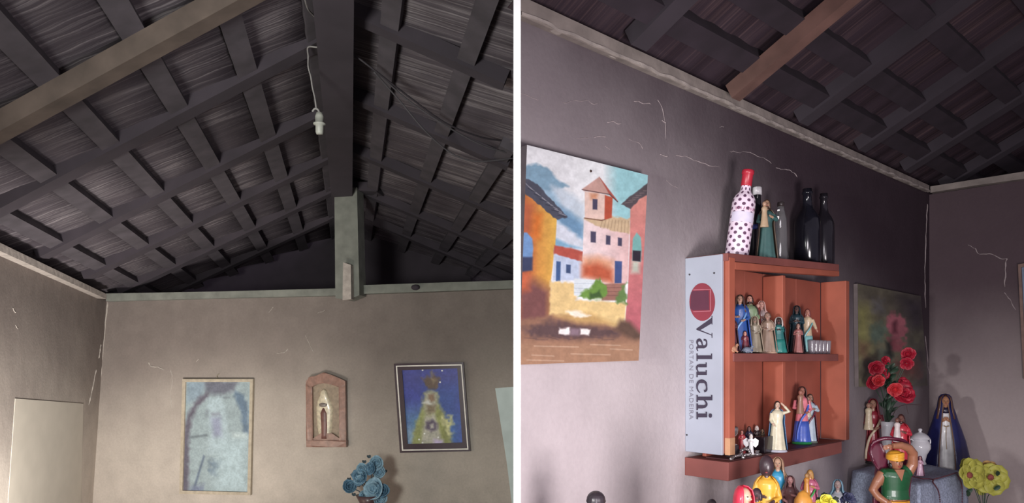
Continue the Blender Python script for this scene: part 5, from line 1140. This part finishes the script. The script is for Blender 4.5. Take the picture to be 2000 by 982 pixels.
M_blue = mat('dusty_blue_petals', (140, 172, 190), .7, var=.3, scale=60); M_blue2 = mat('slate_blue_petals', (96, 132, 156), .7, var=.35, scale=60); M_slg = mat('slate_green_leaf', (70, 84, 92), .7)
for i, (x, y, rr, m) in enumerate(((735, 904, 12, M_blue), (708, 914, 10, M_blue), (728, 914, 11, M_blue2), (740, 922, 11, M_blue), (706, 932, 14, M_blue2), (703, 938, 9, M_blue), (682, 951, 12, M_blue2), (735, 955, 18, M_blue), (748, 960, 12, M_blue2), (711, 967, 10, M_blue), (739, 972, 12, M_blue))):
    blossom(BRV, LP(BRV, x, y, -.01*(i % 3)), rr*k*1.38, m, (random.uniform(-.7, .7), -1, random.uniform(-.1, .6)), ((6, 1, .45), (6, .8, .85), (5, .55, 1.3), (3, .3, 1.5)), seed=60+i, name='rose')
    bm = bmesh.new(); q = LP(BRV, x, y, 0); tube(bm, [(4*k, 0, top*.8), V((q.x*.5+2*k, 0, (q.z+top)/2)), q], .003, 5); part('stem', bm, M_slg, BRV)
for i, (x, y) in enumerate(((712, 904), (752, 922), (690, 930), (683, 938), (700, 950), (718, 944), (757, 957), (745, 978), (692, 968), (722, 894))):
    bm = bmesh.new()
    for s_ in (-.4, .4): petal(bm, LP(BRV, x, y, .02), (s_+.3*math.sin(i*2), -.2, .8), (0, -1, 0), 8*k, 5*k, .3)
    part('leaf', bm, M_slg, BRV, True)
# sagging cables under the right slope
def cable(name, label, pts, r_, m, cat='cable'):
    bm = bmesh.new(); q = smooth_path([W(ray(x, y)*d) for x, y, d in pts], 8); tube(bm, q, r_, 7); return tag(link(name, bm, m, None, True), label, cat)
M_cab = mat('dark_cable', (44, 38, 44), .7); M_cab2 = mat('dusty_cable', (72, 68, 72), .8)
cable('electric_cable', 'long dark cable drooping from the ridge beam, highest of the three', [(674, 93, 2.45), (735, 140, 2.5), (800, 190, 2.6), (870, 240, 2.7), (940, 268, 2.8), (1002, 277, 2.9)], .0035, M_cab)
cable('electric_cable', 'dusty cable running just below the highest one to the partition', [(745, 150, 2.52), (800, 198, 2.62), (875, 248, 2.72), (945, 285, 2.82), (1002, 300, 2.9)], .003, M_cab2)
cable('electric_cable', 'lowest sagging cable, with the deepest belly near the partition', [(730, 140, 2.5), (780, 196, 2.6), (830, 255, 2.7), (880, 298, 2.8), (930, 315, 2.85), (1002, 309, 2.9)], .003, M_cab2)
# wiring, porcelain insulator and hanging socket on the ridge beam
M_wire = mat('pale_wire', (138, 134, 132), .7, var=.2, scale=40); dW = 2.42
cable('lamp_wire', 'thin pale wire looping down the left side of the ridge beam', [(592, -20, 2.0), (600, 14, 2.15), (612, 30, 2.25), (623, 42, 2.3), (624, 62, 2.32), (620, 82, 2.34)], .0026, M_wire, 'wire')
cable('lamp_wire', 'pale wire curling from the round insulator to the socket', [(636, 52, 2.26), (641, 70, 2.3), (636, 86, 2.34), (622, 92, 2.36), (602, 92, 2.38), (602, 110, dW), (602, 130, dW), (607, 150, dW), (610, 170, dW), (615, 192, dW), (618, 214, dW)], .0026, M_wire, 'wire')
bm = bmesh.new(); c1 = W(ray(640, 33)*2.2); ball(bm, c1, .013, 1, 1, .8, 14, 10); tube(bm, [c1+V((-.026, 0, .0)), c1+V((.0, 0, .004))], .006, 8); tag(link('wire_insulator', bm, mat('grey_porcelain', (150, 150, 150), .25, coat=.6), None, True), 'small shiny round insulator on the ridge beam', 'insulator')
SO = thing('lamp_socket', 'empty grey lamp socket hanging by the ridge beam', 'lamp socket', W(ray(624, 262)*dW)); k = dW/F
bm = bmesh.new(); lathe(bm, [(.001, 0), (6*k, 0), (7.5*k, 4*k), (7.5*k, 17*k), (12*k, 19*k), (12*k, 21*k), (8*k, 23*k), (8.5*k, 34*k), (6*k, 42*k), (.001, 43*k)], 24); part('socket_shell', bm, mat('grey_bakelite', (160, 160, 152), .5, var=.15), SO, True)
bm = bmesh.new(); tube(bm, smooth_path([(0, 0, 40*k), (-3*k, 0, 48*k), (-9*k, 0, 50*k), (-14*k, 0, 44*k)], 4), 2.0*k, 7); part('hook', bm, M_wire, SO, True)
